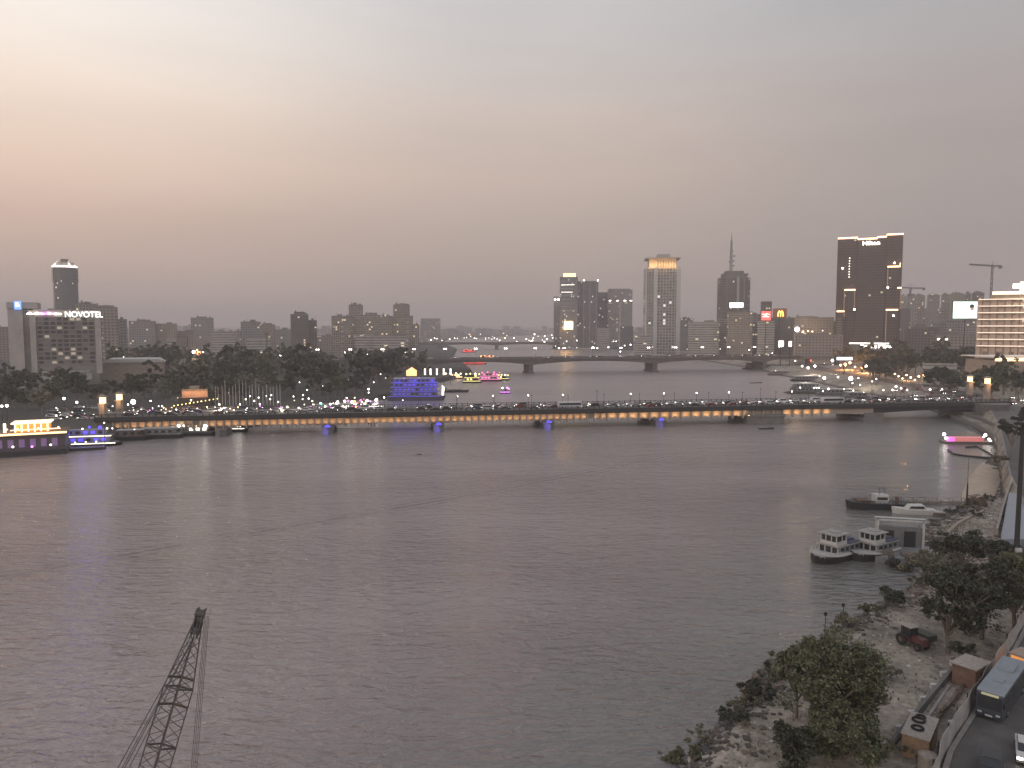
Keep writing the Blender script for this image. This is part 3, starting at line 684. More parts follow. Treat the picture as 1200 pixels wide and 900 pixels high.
def tower_crane(px, py, pl, pr, Y, label, gz=30):
    p = at(px, py, Y); a = at(pl, py, Y).x - p.x; b = at(pr, py, Y).x - p.x
    t = thing('tower_crane', label, 'crane', (p.x, Y, gz)); h = p.z - gz
    def lattice(m, p0, p1, r, k, wr):
        p0 = Vector(p0); p1 = Vector(p1); dd = (p1 - p0); q = dd.normalized(); u = q.orthogonal().normalized(); v = q.cross(u)
        cs = [u * sx + v * sy for sx, sy in ((r, r), (-r, r), (-r, -r), (r, -r))]
        for c_ in cs: m.cyl(p0 + c_, p1 + c_, wr, n=4)
        for i in range(k):
            for j in range(4):
                m.cyl(p0 + dd * i / k + cs[j], p0 + dd * (i + 1) / k + cs[(j + 1) % 4], wr * .6, n=3)
    m = MB(); lattice(m, (0, 0, 0), (0, 0, h), .9, 14, .28); obj('mast', m, steel, t)
    m = MB(); lattice(m, (0, 0, h), (a, 0, h + abs(a) * .06), .7, 18, .25); obj('jib', m, steel, t)
    m = MB(); lattice(m, (0, 0, h), (b, 0, h - .5), .7, 5, .25); obj('counter_jib', m, steel, t)
    m = MB(); m.box(b - 4 if b > 0 else b, b if b > 0 else b + 4, -1, 1, h - 3.5, h - .8); obj('counterweight', m, dstone, t)
    m = MB(); m.box(-1.5, 1.5, -2.5, -1, h - 3.5, h - .6); obj('cab', m, grey, t)
    m = MB(); m.cyl((0, 0, h), (0, 0, h + 6), .35, .15, 5); m.cyl((0, 0, h + 6), (a * .6, 0, h + abs(a) * .04), .09, n=3); m.cyl((0, 0, h + 6), (b * .9, 0, h), .09, n=3); obj('apex', m, steel, t)
    return t
tower_crane(1163, 311.5, 1136, 1174, 1000, 'tall tower crane with long jib against sky above curved hotel')
tower_crane(1067, 337.5, 1052, 1084, 1240, 'tower crane standing on the grey concrete column', gz=at(1067, 345, 1240).z)

# curved banded hotel
def curved_hotel():
    Y = 540; p = at(1144.5, 350, Y)
    t = thing('curved_hotel', 'large curved cream hotel with glowing balcony bands and bright roof', 'hotel', (p.x + 1.5, Y, 5))
    zt = lambda py: at(1144, py, Y).z - 5
    def path(n, off=0, x0=0, x1=110):
        out_ = []
        for i in range(n + 1):
            u = i / n; x = x0 + (x1 - x0) * u
            out_.append((x, -62 * (1 - (1 - min(1, x / 120)) ** 2) * .55 + off))
        return out_
    def slab(m, z0, z1, off, back=30, x0=0, x1=110, n=20):
        pf = path(n, off, x0, x1); poly = pf + [(x1 + 10, pf[-1][1] + back), (x0 + 3 + back * .75, back)]
        m.prism(poly, z0, z1)
    top = zt(351)
    inner = facade('hotel_inner_wall', (.58, .44, .35), (.24, .17, .13), 3.4, 4.72, .22, .26, .06, (1, .8, .55), .6)
    m = MB(); slab(m, 0, top, 2.2, 30, .5); obj('wall', m, inner, t)
    bandm = mat('cream_concrete', (.74, .68, .62), .7, noise_s=.5, amt=.1)
    edge_glow = mat('balcony_edge_glow', (.8, .7, .6), .5, emit=(1, .74, .54), es=1.1, sample=True)  # glow added along the slab edges, standing in for light falling on them
    z = top; i = 0
    while z > 24:
        m = MB(); slab(m, z - .55, z + .35, 0, 26, 0); obj('balcony_band', m, bandm, t)
        pf = path(20, -.25); m = MB()
        for a, b in zip(pf, pf[1:]):
            m.add([(a[0], a[1], z - .1), (b[0], b[1], z - .1), (b[0], b[1], z + .2), (a[0], a[1], z + .2), (a[0], a[1] + .2, z - .1), (b[0], b[1] + .2, z - .1), (b[0], b[1] + .2, z + .2), (a[0], a[1] + .2, z + .2)], [(0, 1, 2, 3), (7, 6, 5, 4), (3, 2, 6, 7), (4, 5, 1, 0)])
        obj('glow_strip', m, edge_glow, t); z -= 4.72; i += 1
    for k in range(26):
        x = 3 + k * 4; pf = path(1, 0, x, x + .01)[0]; m = MB(); m.box(x - .1, x + .1, pf[1] + 1.1, pf[1] + 2.3, 8, top); obj('fin', m, tan, t)
    # upper roof storey and lit roof
    m = MB(); slab(m, top + .36, zt(345.5), 3, 22, 8); obj('top_storey', m, tan, t)
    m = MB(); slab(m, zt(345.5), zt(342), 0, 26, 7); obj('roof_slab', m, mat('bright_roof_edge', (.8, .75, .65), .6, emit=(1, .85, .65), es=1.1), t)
    m = MB(); slab(m, zt(342), zt(330), 9, 12, 26, 80); obj('roof_house', m, stone, t)
    q = path(1, 0, 22, 40)
    m = MB()
    for k in range(7): m.box(20 + k * 2.3, 21.9 + k * 2.3, -7 - k * 1.0, -6.2 - k * 1.0, zt(338.5), zt(333.5) + (k % 2) * .3)
    obj('roof_sign', m, L_white, t)
    for x in (30, 38, 47):
        l = bpy.data.lights.new('roof_flood', 'POINT'); l.energy = 14000; l.color = (1, .85, .6); l.shadow_soft_size = .4
        o = bpy.data.objects.new('roof_flood', l); C.objects.link(o); o.parent = t; o.location = (x, -26, zt(336))
    # podium
    m = MB(); m.box(-16, 70, -48, -14.2, 0, zt(419), taper=.0); obj('podium', m, tan, t)
    m = MB(); m.box(-17, 2, -49, -47.9, zt(419.5), zt(416)); obj('podium_light', m, L_gold, t)
    m = MB(); m.box(-18, 71, -50, -12, zt(416), zt(415)); obj('podium_roof', m, bandm, t)
curved_hotel()
B(1084, 1118, 428, 470, 'plain cream wall block in front of the dark trees beside curved hotel', 'pale', roof=False, d=14)

# ------------------------------------------------------------------ Cairo style hotel on the west bank
def novotel():
    Y = 505
    p0 = at(8, 353, Y)
    t = thing('grey_hotel', 'large grey slab hotel with white roof lettering and blue cube sign', 'hotel', (p0.x, Y, 3), R(27))
    wm = mat('hotel_concrete', (.40, .365, .335), .9, noise_s=.12, amt=.2); dm = mat('hotel_brown_wall', (.23, .208, .19), .9, noise_s=.2)
    X = lambda px: (at(px, 400, Y).x - p0.x) / 1.186
    Z = lambda py: at(60, py, Y).z - 3
    m = MB(); m.box(0, X(28), 0, 24, 0, Z(361.5)); obj('end_tower', m, wm, t)
    m = MB(); m.box(-.4, X(46), -.5, 23, Z(361.4), Z(354)); obj('tower_cap', m, wm, t)
    m = MB(); m.box(X(28) + .01, X(36), 2, 24, 0, Z(361.5)); obj('recess', m, dm, t)
    m = MB(); m.box(X(36), X(123), 0, 18, Z(436), Z(367)); obj('wall', m, dm, t)
    m = MB(); m.box(X(34), X(123.4), -.6, 18.4, Z(367) + .01, Z(363)); obj('parapet', m, wm, t)
    m = MB(); m.box(X(116), X(123.4), -1.2, -.02, Z(440), Z(375)); obj('corner_pier', m, wm, t)
    m = MB(); m.box(X(36), X(43), -1.4, -.03, Z(462), Z(369)); obj('corner_pier', m, wm, t)
    # windows: 11 floors, 9 bays, each its own
    rnd = random.Random(3)
    dark = mat('hotel_window', (.05, .05, .052), .3); dim = mat('hotel_window_lit', (.5, .4, .3), .4, emit=(1, .9, .75), es=.15); curt = mat('hotel_curtain', (.2, .19, .18), .7)
    win = MB(); bw = (X(115) - X(44)) / 9
    meshes = []
    for mm in (dark, dim, curt):
        q = MB(); q.box(-1.3, 1.3, -.14, .2, -.8, .8); q.box(-1.75, 1.75, -.35, -.141, -1.05, -.85); meshes.append(q.mesh('window', [mm]))
    for r_ in range(11):
        for c in range(9):
            k = rnd.random(); me = meshes[1] if k < .10 else meshes[2] if k < .4 else meshes[0]
            o = bpy.data.objects.new('window', me); C.objects.link(o); o.parent = t
            o.location = (X(44) + bw * (c + .5), 0, Z(373.5) - r_ * (Z(372) - Z(430)) / 11.2)
    for r_ in range(12):
        m = MB(); z = Z(371) - r_ * (Z(372) - Z(430)) / 11.2; m.box(X(43) + .02, X(116) - .02, -.5, -.02, z - .12, z + .12); obj('floor_ledge', m, wm, t)
    # podium tiers
    m = MB(); m.box(X(44), X(110), -12, -1.5, Z(446), Z(438)); obj('podium', m, wm, t)
    m = MB(); m.box(X(40), X(92), -14, -2, 0, Z(447)); obj('podium', m, dm, t)
    m = MB(); m.box(X(44), X(108), -12.6, -2, Z(437.5), Z(436)); obj('podium_roof', m, stone, t)
    # signs
    lw = mat('letter_white', (.9, .9, .9), .4, emit=(1, 1, .95), es=2.2)
    text('NOVOTEL', 5.6, lw, t, (X(102.6), -1.0, Z(371.2)), name='sign_lettering', bold=.0, sx_=.90)
    m = MB(); m.box(X(19), X(27), -2.2, -.6, Z(362.5), Z(352.8)); obj('cube_sign', m, mat('blue_cube', (.1, .2, .7), .4, emit=(.22, .38, .95), es=1.3), t)
    m = MB(); m.box(X(20.8), X(25.2), -2.45, -2.21, Z(359.2), Z(357.0)); m.box(X(20.8), X(24), -2.45, -2.21, Z(356.3), Z(354.8)); obj('cube_mark', m, lw, t)
    for px_, c in [(35, 0), (37.5, 0), (43, 0), (46, 0), (49.5, 1), (51, 0), (55, 1), (58, 1), (60, 0), (63.5, 1), (67, 0), (69, 0), (73, 0)]:
        m = MB(); m.ball((X(px_), -1.2, Z(366.5 + (px_ * 3 % 2))), .45 + .25 * c); m.box(X(px_) - .9, X(px_) + .9, -1.1, -.62, Z(368), Z(367)); obj('roof_light', m, L_mag if c else L_white, t)
    m = MB(); m.box(X(58), X(82), 2, 12, Z(363), Z(361)); obj('roof_house', m, dm, t)
novotel()
# tall round cornered tower
def forte():
    Y = 1300; cx, w_, top = dims(62, 89.5, 313, Y); h = top - 3; t = thing('round_tower', 'tall grey tower with a glowing white ring crown', 'tower', (cx * (Y + 18) / Y, Y + 18, 3))
    n = 16; rr_ = w_ / 2
    poly = [(rr_ * math.cos(2 * math.pi * (i + .5) / n), rr_ * math.sin(2 * math.pi * (i + .5) / n)) for i in range(n)]
    m = MB(); m.prism([(x * .955, y * .955) for x, y in poly], 0, h * .83); obj('wall', m, fac['glassd'], t)
    m = MB(); m.prism(poly, h * .83, h); obj('upper_wall', m, fac['glassd'], t)
    m = MB(); m.prism([(x * .96, y * .96) for x, y in poly], h, h + 3); obj('crown_ring', m, mat('crown_white', (.9, .85, .8), .4, emit=(1, .85, .75), es=2.2), t)
    m = MB(); m.prism([(x * .72, y * .72) for x, y in poly], h + 3, h + 9); obj('crown_drum', m, stone, t)
    m = MB(); m.prism([(x * .3, y * .3) for x, y in poly], h + 9, h + 15); obj('roof_house', m, dstone, t)
    for i in range(0, n, 2):
        x, y = poly[i]; m = MB(); m.cyl((x * .95, y * .95, h + 3), (x * .6, y * .6, h + 10), .5, n=5); m.ball((x * .8, y * .8, h + 6), 1.0); obj('crown_strut', m, L_soft if i % 4 else stone, t)
forte()
# low roofs, stadium light area by the hotel
t, w_, d, h = B(123, 190, 425, 560, 'long low hall with pale sloping roof next to grey hotel', 'plain', roof=False, d=30, name='low_hall')
m = MB(); m.profile([(-w_ / 2 - 1, h + .1), (w_ / 2 + 1, h + .1), (w_ / 2 - 3, h + 2.5), (-w_ / 2 + 6, h + 2.8)], -d / 2 - 1, d / 2 + 1); obj('sloping_roof', m, offwhite, t)
# hoarding on posts
t, sw, shh = screen(207, 220, 395, 406.5, 800, dstone, 'blank dark hoarding on posts above tree tops', name='hoarding')
# thin control mast
p = at(312, 390, 850); t = thing('observation_mast', 'thin dark mast with a wider head above the trees', 'mast', (p.x, 850, 3))
m = MB(); m.cyl((0, 0, 0), (0, 0, p.z - 6), 1.3, .9, 8); obj('shaft', m, dstone, t)
m = MB(); m.cyl((0, 0, p.z - 6), (0, 0, p.z - 3), 1.6, 2.6, 10); obj('head', m, dstone, t)
# floodlit orange building in the park
t, w_, d, h = B(215, 243, 458.5, 395, 'small orange floodlit pavilion among the park trees', 'plain', roof=False, d=10, name='pavilion', base=at(229, 466, 395).z)
m = MB(); m.box(-w_ / 2 - 2, w_ / 2 + 2, -d / 2 - .5, d / 2 + 1, -t.location.z + 3, -.02); obj('plinth', m, steel, t)
m = MB(); m.box(-w_ * .22, w_ * .15, -3, 3, h, h + 2.3); obj('upper_storey', m, tan, t)
for x in (-.4, -.15, .12, .38):
    l = bpy.data.lights.new('pavilion_light', 'POINT'); l.energy = 420; l.color = (1, .42, .16); l.shadow_soft_size = .2
    o = bpy.data.objects.new('pavilion_light', l); C.objects.link(o); o.parent = t; o.location = (x * w_, -d / 2 - 3, h * .8)

# ------------------------------------------------------------------ trees
leafm = {}
def leaf(name, col):
    m = bpy.data.materials.new(name); m.use_nodes = True; t = m.node_tree; b = t.nodes['Principled BSDF']
    g = t.nodes.new('ShaderNodeNewGeometry'); r = t.nodes.new('ShaderNodeValToRGB'); e = r.color_ramp.elements
    e[0].color = tuple(c * .5 for c in col) + (1,); e[1].color = tuple(c * 1.75 for c in col) + (1,)
    t.links.new(g.outputs['Random Per Island'], r.inputs[0]); t.links.new(r.outputs[0], b.inputs['Base Color']); b.inputs['Roughness'].default_value = .7
    return m
leaf_d = leaf('dark_leaves', (.040, .044, .026)); leaf_g = leaf('dull_green_leaves', (.080, .084, .042)); leaf_b = leaf('dusty_leaves', (.135, .12, .082))
def crown_mesh(seed, Rr, H, nclump, nleaf, ls, m_, z0=.0, flat=1.0):
    rnd = random.Random(seed); mb_ = MB()
    cl = []; nl_ = 6 + nclump // 16; lobes = []
    for i in range(nl_):
        a = rnd.uniform(0, 6.283); e = rnd.uniform(-.55, 1.0); q = rnd.uniform(.35, .72); ce = math.sqrt(max(.05, 1 - e * e * .8))
        lobes.append((Vector((math.cos(a) * ce * q, math.sin(a) * ce * q, e * .62)), rnd.uniform(.26, .48)))
    for i in range(nclump):
        lc, lr = lobes[i % nl_]
        v_ = Vector((rnd.gauss(0, 1), rnd.gauss(0, 1), rnd.gauss(0, 1))); v_.normalize()
        p = lc + v_ * lr * rnd.uniform(.45, 1.0)
        cl.append((Vector((p.x * Rr, p.y * Rr, z0 + H / 2 + p.z * H / 2)), rnd.uniform(.09, .21) * Rr))
    for c, r in cl:
        for k in range(int(nleaf * rnd.choice((.35, .7, 1.0, 1.25)))):
            q = Vector((rnd.gauss(0, 1), rnd.gauss(0, 1), rnd.gauss(0, 1))); q.normalize(); q *= r * rnd.random() ** .4; q.z *= .7 * flat
            p = c + q; a = Vector((rnd.gauss(0, 1), rnd.gauss(0, 1), rnd.gauss(0, .6))).normalized(); b = a.orthogonal().normalized(); 
            b = Matrix.Rotation(rnd.random() * 6.28, 3, a) @ b; s = ls * rnd.uniform(.6, 1.4)
            mb_.add([p - a * s, p - b * s * .55, p + a * s, p + b * s * .55], [(0, 1, 2, 3)])
    return mb_.mesh('crown', [m_]), [c for c, r in cl]
def trunk_mesh(seed, h, r, targets, nb=6, base_split=.35):
    rnd = random.Random(seed); mb_ = MB(); top = Vector((rnd.uniform(-.4, .4), rnd.uniform(-.4, .4), h * base_split))
    mb_.tube([(0, 0, -1), tuple(top * .5), tuple(top)], r, 8, r1=r * .75)
    for tg in targets[:nb]:
        if base_split < .34 and len(targets) > 30:
            m3 = tg + Vector((rnd.uniform(-1, 1), rnd.uniform(-1, 1), rnd.uniform(.3, 1.4))); mb_.tube([tuple(tg), tuple(m3)], r * .15, 5, r1=r * .06)
        m1 = top.lerp(tg, .5) + Vector((rnd.uniform(-.5, .5), rnd.uniform(-.5, .5), rnd.uniform(0, .6)))
        mb_.tube([tuple(top), tuple(m1), tuple(tg)], r * .55, 6, r1=r * .15)
    return mb_.mesh('trunk', [bark])
protos = []
for i in range(7):
    Rr = [6.5, 5.5, 7.5, 5, 8, 6, 4.5][i]; H = [10.5, 12, 11, 11, 12, 9.5, 13][i]
    cm, tg = crown_mesh(100 + i, Rr, H, 26, 34, .62, [leaf_d, leaf_g, leaf_d, leaf_g, leaf_d, leaf_b, leaf_d][i], z0=[1.6, 2, 2, 1.4, 2, 1.8, 1.8][i])
    tm = trunk_mesh(200 + i, 10, .38, tg)
    protos.append((tm, cm))
def put_tree(pr, x, y, z, rz, s, label, group=None, sz=None, cat='tree', name='broadleaf_tree'):
    t = thing(name, label, cat, (x, y, z), rz, group); t.scale = (s, s, sz or s)
    for nm, me in (('trunk', pr[0]), ('crown', pr[1])):
        o = bpy.data.objects.new(nm, me); C.objects.link(o); o.parent = t
    return t
rt = random.Random(11)
# park belt on the west bank: place rows so the belt reads continuous
def belt(n, pxa, pxb, Ya, Yb, label, group, smin=1.1, smax=1.9, z=3.1, avoid=None):
    for i in range(n):
        for _ in range(30):
            px = rt.uniform(pxa, pxb); Y = rt.uniform(Ya, Yb); x = (px - 600) / F * Y
            if x < 0 and x > ls_(Y) - 9: continue
            if x > 0 and x < rs(Y) + 9: continue
            if avoid and avoid(px, Y): continue
            break
        else: continue
        s = rt.uniform(smin, smax)
        put_tree(protos[rt.randrange(7)], x, Y, z, rt.uniform(0, 6.28), s, label, group, sz=s * rt.uniform(.85, 1.15))
belt(105, 125, 470, 455, 780, 'dark dense tree in the large park belt on far bank', 'trees of the dark park belt', 1.3, 2.1, avoid=lambda px, Y: px < 195 and Y < 620)
belt(34, 165, 480, 405, 470, 'dark tree at the front edge of park belt, near river', 'front trees of the park belt', .8, 1.3)
belt(26, -40, 190, 385, 480, 'dark tree in front of the large grey hotel', 'trees before the grey hotel', 1.0, 1.5, avoid=lambda px, Y: False)
belt(10, -60, 60, 330, 385, 'dark tree behind the lit restaurant boat', 'trees behind lit restaurant boat', .9, 1.2)
belt(14, 440, 500, 620, 800, 'dark tree near the far bridge end', 'trees at the far bridge end', 1.0, 1.5)
belt(26, 640, 900, 1080, 1500, 'hazy tree on the far quay below office towers', 'trees on the far quay', 1.0, 1.5, z=5)
belt(44, 985, 1150, 560, 800, 'dark tree in the grove below outlined brown tower', 'trees below outlined brown tower', 1.3, 2.0, z=5)
belt(30, 1095, 1290, 400, 480, 'dark tree in front of the curved cream hotel', 'trees before the curved hotel', 1.0, 1.5, z=5)
belt(12, 1010, 1120, 500, 600, 'tree standing among the quayside lights', 'trees among quayside lights', .9, 1.2, z=5)

# ------------------------------------------------------------------ near bridge
AX, BX = Vector((-163, 303, 0)), Vector((236, 367, 0))
bang = math.atan2(BX.y - AX.y, BX.x - AX.x); blen = (BX - AX).length; bu = (BX - AX).normalized(); bv = Vector((-bu.y, bu.x, 0))
def bp_(s, o=0, z=0): return AX + bu * s + bv * o + Vector((0, 0, z))
def s_of(px):           # distance along the bridge where the pixel column crosses the near face
    k = (px - 600) / F
    return (k * AX.y - AX.x) / (bu.x - k * bu.y)
DK = 8.3
br = thing('road_bridge', 'long low road bridge with warm lit girders crossing whole river', 'bridge', AX, bang)
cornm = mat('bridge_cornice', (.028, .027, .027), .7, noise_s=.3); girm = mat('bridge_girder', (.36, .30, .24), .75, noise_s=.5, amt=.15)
m = MB(); m.box(-6, blen + 10, 0, 20, DK - 1.0, DK); obj('deck', m, asphalt, br)
m = MB(); m.box(-6, blen + 10, -.9, -.01, DK - 1.55, DK + .25); m.box(-6, blen + 10, -.5, -.01, DK - 1.9, DK - 1.551); obj('cornice', m, cornm, br)
m = MB(); m.box(-6, blen + 10, 20.01, 20.9, DK - 1.55, DK + .25); obj('cornice', m, cornm, br)
m = MB(); m.box(-6, blen + 10, .01, 2.6, DK, DK + .18); obj('pavement', m, paving, br)
m = MB(); m.box(-6, blen + 10, 17.4, 19.99, DK, DK + .18); obj('pavement', m, paving, br)
for o_ in (-.45, 20.45):
    m = MB(); m.box(-6, blen + 10, o_ - .07, o_ + .07, DK + 1.25, DK + 1.4); m.box(-6, blen + 10, o_ - .05, o_ + .05, DK + .45, DK + .55)
    s = -6
    while s < blen + 10:
        m.box(s, s + .3, o_ - .14, o_ + .14, DK + .25, DK + 1.5)
        for k in range(1, 7): m.box(s + k * .34 * 1.0, s + k * .34 + .05, o_ - .03, o_ + .03, DK + .55, DK + 1.25)
        s += 2.6
    obj('railing', m, steel, br)
piers_px = [258, 383, 513, 642, 773]
ps = [s_of(p) for p in piers_px]
swing = (s_of(877), s_of(921)); lastp = s_of(1027)
stops = [0] + ps + [sum(swing) / 2, lastp, blen + 8]
lit_end = s_of(976)
for i, (a, b) in enumerate(zip(stops, stops[1:])):
    lit_span = a < lit_end
    n = 14
    for o_ in (1.0, 19.0):
        prof = [(a + .03, DK - 1.002), (b - .03, DK - 1.002)]
        for k in range(n, -1, -1):
            u = k / n; x = a + .03 + (b - a - .06) * u
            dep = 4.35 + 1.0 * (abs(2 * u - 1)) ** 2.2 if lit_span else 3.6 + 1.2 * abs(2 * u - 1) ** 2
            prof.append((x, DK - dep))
        m = MB(); m.profile(prof, o_ - .25 - (.0 if o_ < 5 else 0), o_ + .25)
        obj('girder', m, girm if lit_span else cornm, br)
    if i in (3, 4): pass
# vertical ribs and warm lamps on the near face
ribs = []; s = 1.0
while s < lit_end:
    step = 3.05 if s < s_of(705) else 5.0
    ribs.append((s, step)); s += step
def spot(name, e, col, size, blend=.6):
    l = bpy.data.lights.new(name, 'SPOT'); l.energy = e; l.color = col; l.spot_size = R(size); l.spot_blend = blend; l.shadow_soft_size = .12; return l
lampdata = spot('girder_lamp', 230, (1, .53, .21), 100, 1); lampdata2 = spot('girder_lamp_wide', 520, (1, .56, .23), 112, 1)
q = MB(); q.box(-.22, .22, -.75, .74, -2.15, 1.45); ribme = q.mesh('rib', [girm])
q = MB(); q.box(-.22, .22, -1.1, -.7, -.16, .1); q.box(-.05, .05, -.7, .8, -.08, .0); fixme = q.mesh('floodlight', [steel])
gaps = [(s_of(686), s_of(694)), (s_of(866), s_of(877))]
for s, st in ribs:
    o = bpy.data.objects.new('rib', ribme); C.objects.link(o); o.parent = br; o.location = (s, 0, DK - 3.4)
    mid_ = s + st / 2
    if any(a < mid_ < b for a, b in gaps): continue
    o = bpy.data.objects.new('floodlight', fixme); C.objects.link(o); o.parent = br; o.location = (mid_, 0, DK - 4.3)
    l = bpy.data.objects.new('girder_lamp', lampdata if st < 4 else lampdata2); C.objects.link(l); l.parent = br; l.location = (mid_, -1.0 if st < 4 else -1.6, DK - 4.14 if st < 4 else DK - 4.2); l.rotation_euler = (R(118), 0, 0)
# piers
for i, s in enumerate(ps):
    m = MB(); poly = [(s - 2.2, -3.0), (s, -5.2), (s + 2.2, -3.0), (s + 2.2, 23), (s, 25), (s - 2.2, 23)]
    m.prism(poly, -2, 2.4); m.box(s - 2.0, s + 2.0, -.2, 20.2, 2.4, DK - 4.9); p_ = obj('pier', m, dstone, br)
    m = MB(); m.prism([(s + (x - s) * 1.15, y * 1.04) for x, y in poly], 2.4, 2.9); obj('pier_cap', m, dstone, p_)
    if i >= 1:
        m = MB(); m.box(s - 1.1, s + 1.1, -3.6, -3.3, 2.95, 3.6); m.cyl((s, -3.2, 2.9), (s, -3.2, 4.0), .25); obj('blue_light', m, L_blue, p_)
        l = spot('pier_light', 3600 if i < 4 else 1800, (.13, .10, 1), 38)
        o = bpy.data.objects.new('pier_light', l); C.objects.link(o); o.parent = br; o.location = (s - 1, -10.5, 1.2); o.rotation_euler = (R(89), 0, 0)
a, b = swing
m = MB(); m.prism([(a, 0), (a + 2, -4), (b - 2, -4), (b, 0), (b, 20), (b - 2, 24), (a + 2, 24), (a, 20)], -2, 3.6); m.prism([(a - .4, 0), (a + 1.8, -4.5), (b - 1.8, -4.5), (b + .4, 0), (b + .4, 20), (b - 1.8, 24.5), (a + 1.8, 24.5), (a - .4, 20)], 3.6, 4.3)
obj('pier', m, dstone, br)
m = MB(); m.prism([(lastp - 7, -2), (lastp + 4, -2), (lastp + 6, 2), (lastp + 6, 20), (lastp - 6, 22)], -2, 2.0); m.prism([(lastp - 5, 0), (lastp + 5, 0), (lastp + 5, 20), (lastp - 5, 20)], 2.0, DK - 4.3); obj('pier', m, dstone, br)
m = MB(); m.prism([(blen - 14, .3), (blen + 10, .3), (blen + 10, 19.7), (blen - 14, 19.7)], -1, DK - 4.85); m.cyl((blen - 2, 0, 1), (blen - 2, 0, DK - .5), 6.5, 9, 18); obj('abutment', m, dstone, br)
m = MB(); m.prism([(-6, .3), (6, .3), (6, 19.7), (-6, 19.7)], -1, DK - 1.1); obj('abutment', m, dstone, br)

# portal pylons with lit lanterns
def pylon(px, py, Y, label):
    p = at(px, py, Y); t = thing('lantern_pylon', label, 'pylon', (p.x, Y, 5)); h = p.z - 5
    m = MB(); m.box(-1.6, 1.6, -1.6, 1.6, 0, 3); m.box(-1.15, 1.15, -1.15, 1.15, 3, h - 4.2, taper=.1); m.box(-1.5, 1.5, -1.5, 1.5, h - 4.2, h - 3.6); obj('shaft', m, tan, t)
    m = MB(); m.box(-.9, .9, -.9, .9, h - 3.6, h - 1.0); obj('lantern', m, L_gold, t)
    m = MB(); m.box(-1.6, 1.6, -1.6, 1.6, h - 1.0, h - .7); m.box(-1.3, 1.3, -1.3, 1.3, h - .7, h, taper=.7); obj('lantern_cap', m, tan, t)
    l = bpy.data.lights.new('pylon_lamp', 'POINT'); l.energy = 220; l.color = (1, .55, .25); l.shadow_soft_size = .2
    o = bpy.data.objects.new('pylon_lamp', l); C.objects.link(o); o.parent = t; o.location = (.4, -2.8, h - 4.5)
pylon(120, 462.5, 309, 'stone pylon with lit lantern nearest grey hotel, at bridge end')
pylon(139.5, 459, 330, 'stone pylon with lit lantern across the roadway at hotel end')
pylon(1137, 439, 392, 'stone pylon with lit lantern, first of two at the quay end of bridge')
pylon(1157.5, 441, 372, 'stone pylon with lit lantern beside small lamp at quay end')

# bridge lamps
def lamp_proto(name, label, cat, h, r, lm, group, arms=1):
    t = thing(name, label, cat, (0, 0, 0), 0, group)
    m = MB(); m.cyl((0, 0, 0), (0, 0, .8), .2, .14, 6); m.cyl((0, 0, .8), (0, 0, h - r), .09, .07, 6)
    if arms == 2: m.cyl((-.9, 0, h - r), (.9, 0, h - r), .06, n=5)
    obj('pole', m, steel, t)
    m = MB()
    if arms == 2: m.ball((-.9, 0, h), r); m.ball((.9, 0, h), r)
    else: m.ball((0, 0, h), r)
    obj('globe', m, lm, t); return t
unlit = mat('unlit_globe', (.12, .12, .12), .4)
lp1 = lamp_proto('bridge_lamp', 'tall unlit lamp post on the near railing of warm lit bridge', 'street lamp', 6.2, .32, unlit, 'unlit lamp posts on lit bridge')
lp2 = lamp_proto('bridge_lamp', 'lit globe lamp on the far pavement of warm lit bridge', 'street lamp', 4.6, .30, L_white, 'lit globe lamps on lit bridge')
k = 0; s = 8.0; c1 = kids(lp1); c2 = kids(lp2)
bpy.context.view_layer.update()
while s < blen - 4:
    if k == 0: lp1.location = bp_(s, .9, DK + .18)
    else: clone(lp1, bp_(s, .9, DK + .18))
    o2 = s + 1.8
    lit = (k % 5) != 2
    if k == 0: lp2.location = bp_(o2, 19, DK + .18)
    elif lit: clone(lp2, bp_(o2, 19, DK + .18))
    else:
        clone(lp1, bp_(o2, 19, DK + .18), label='unlit lamp post on the far pavement of warm lit bridge', group='unlit far lamp posts on lit bridge')
    s += 16.6; k += 1

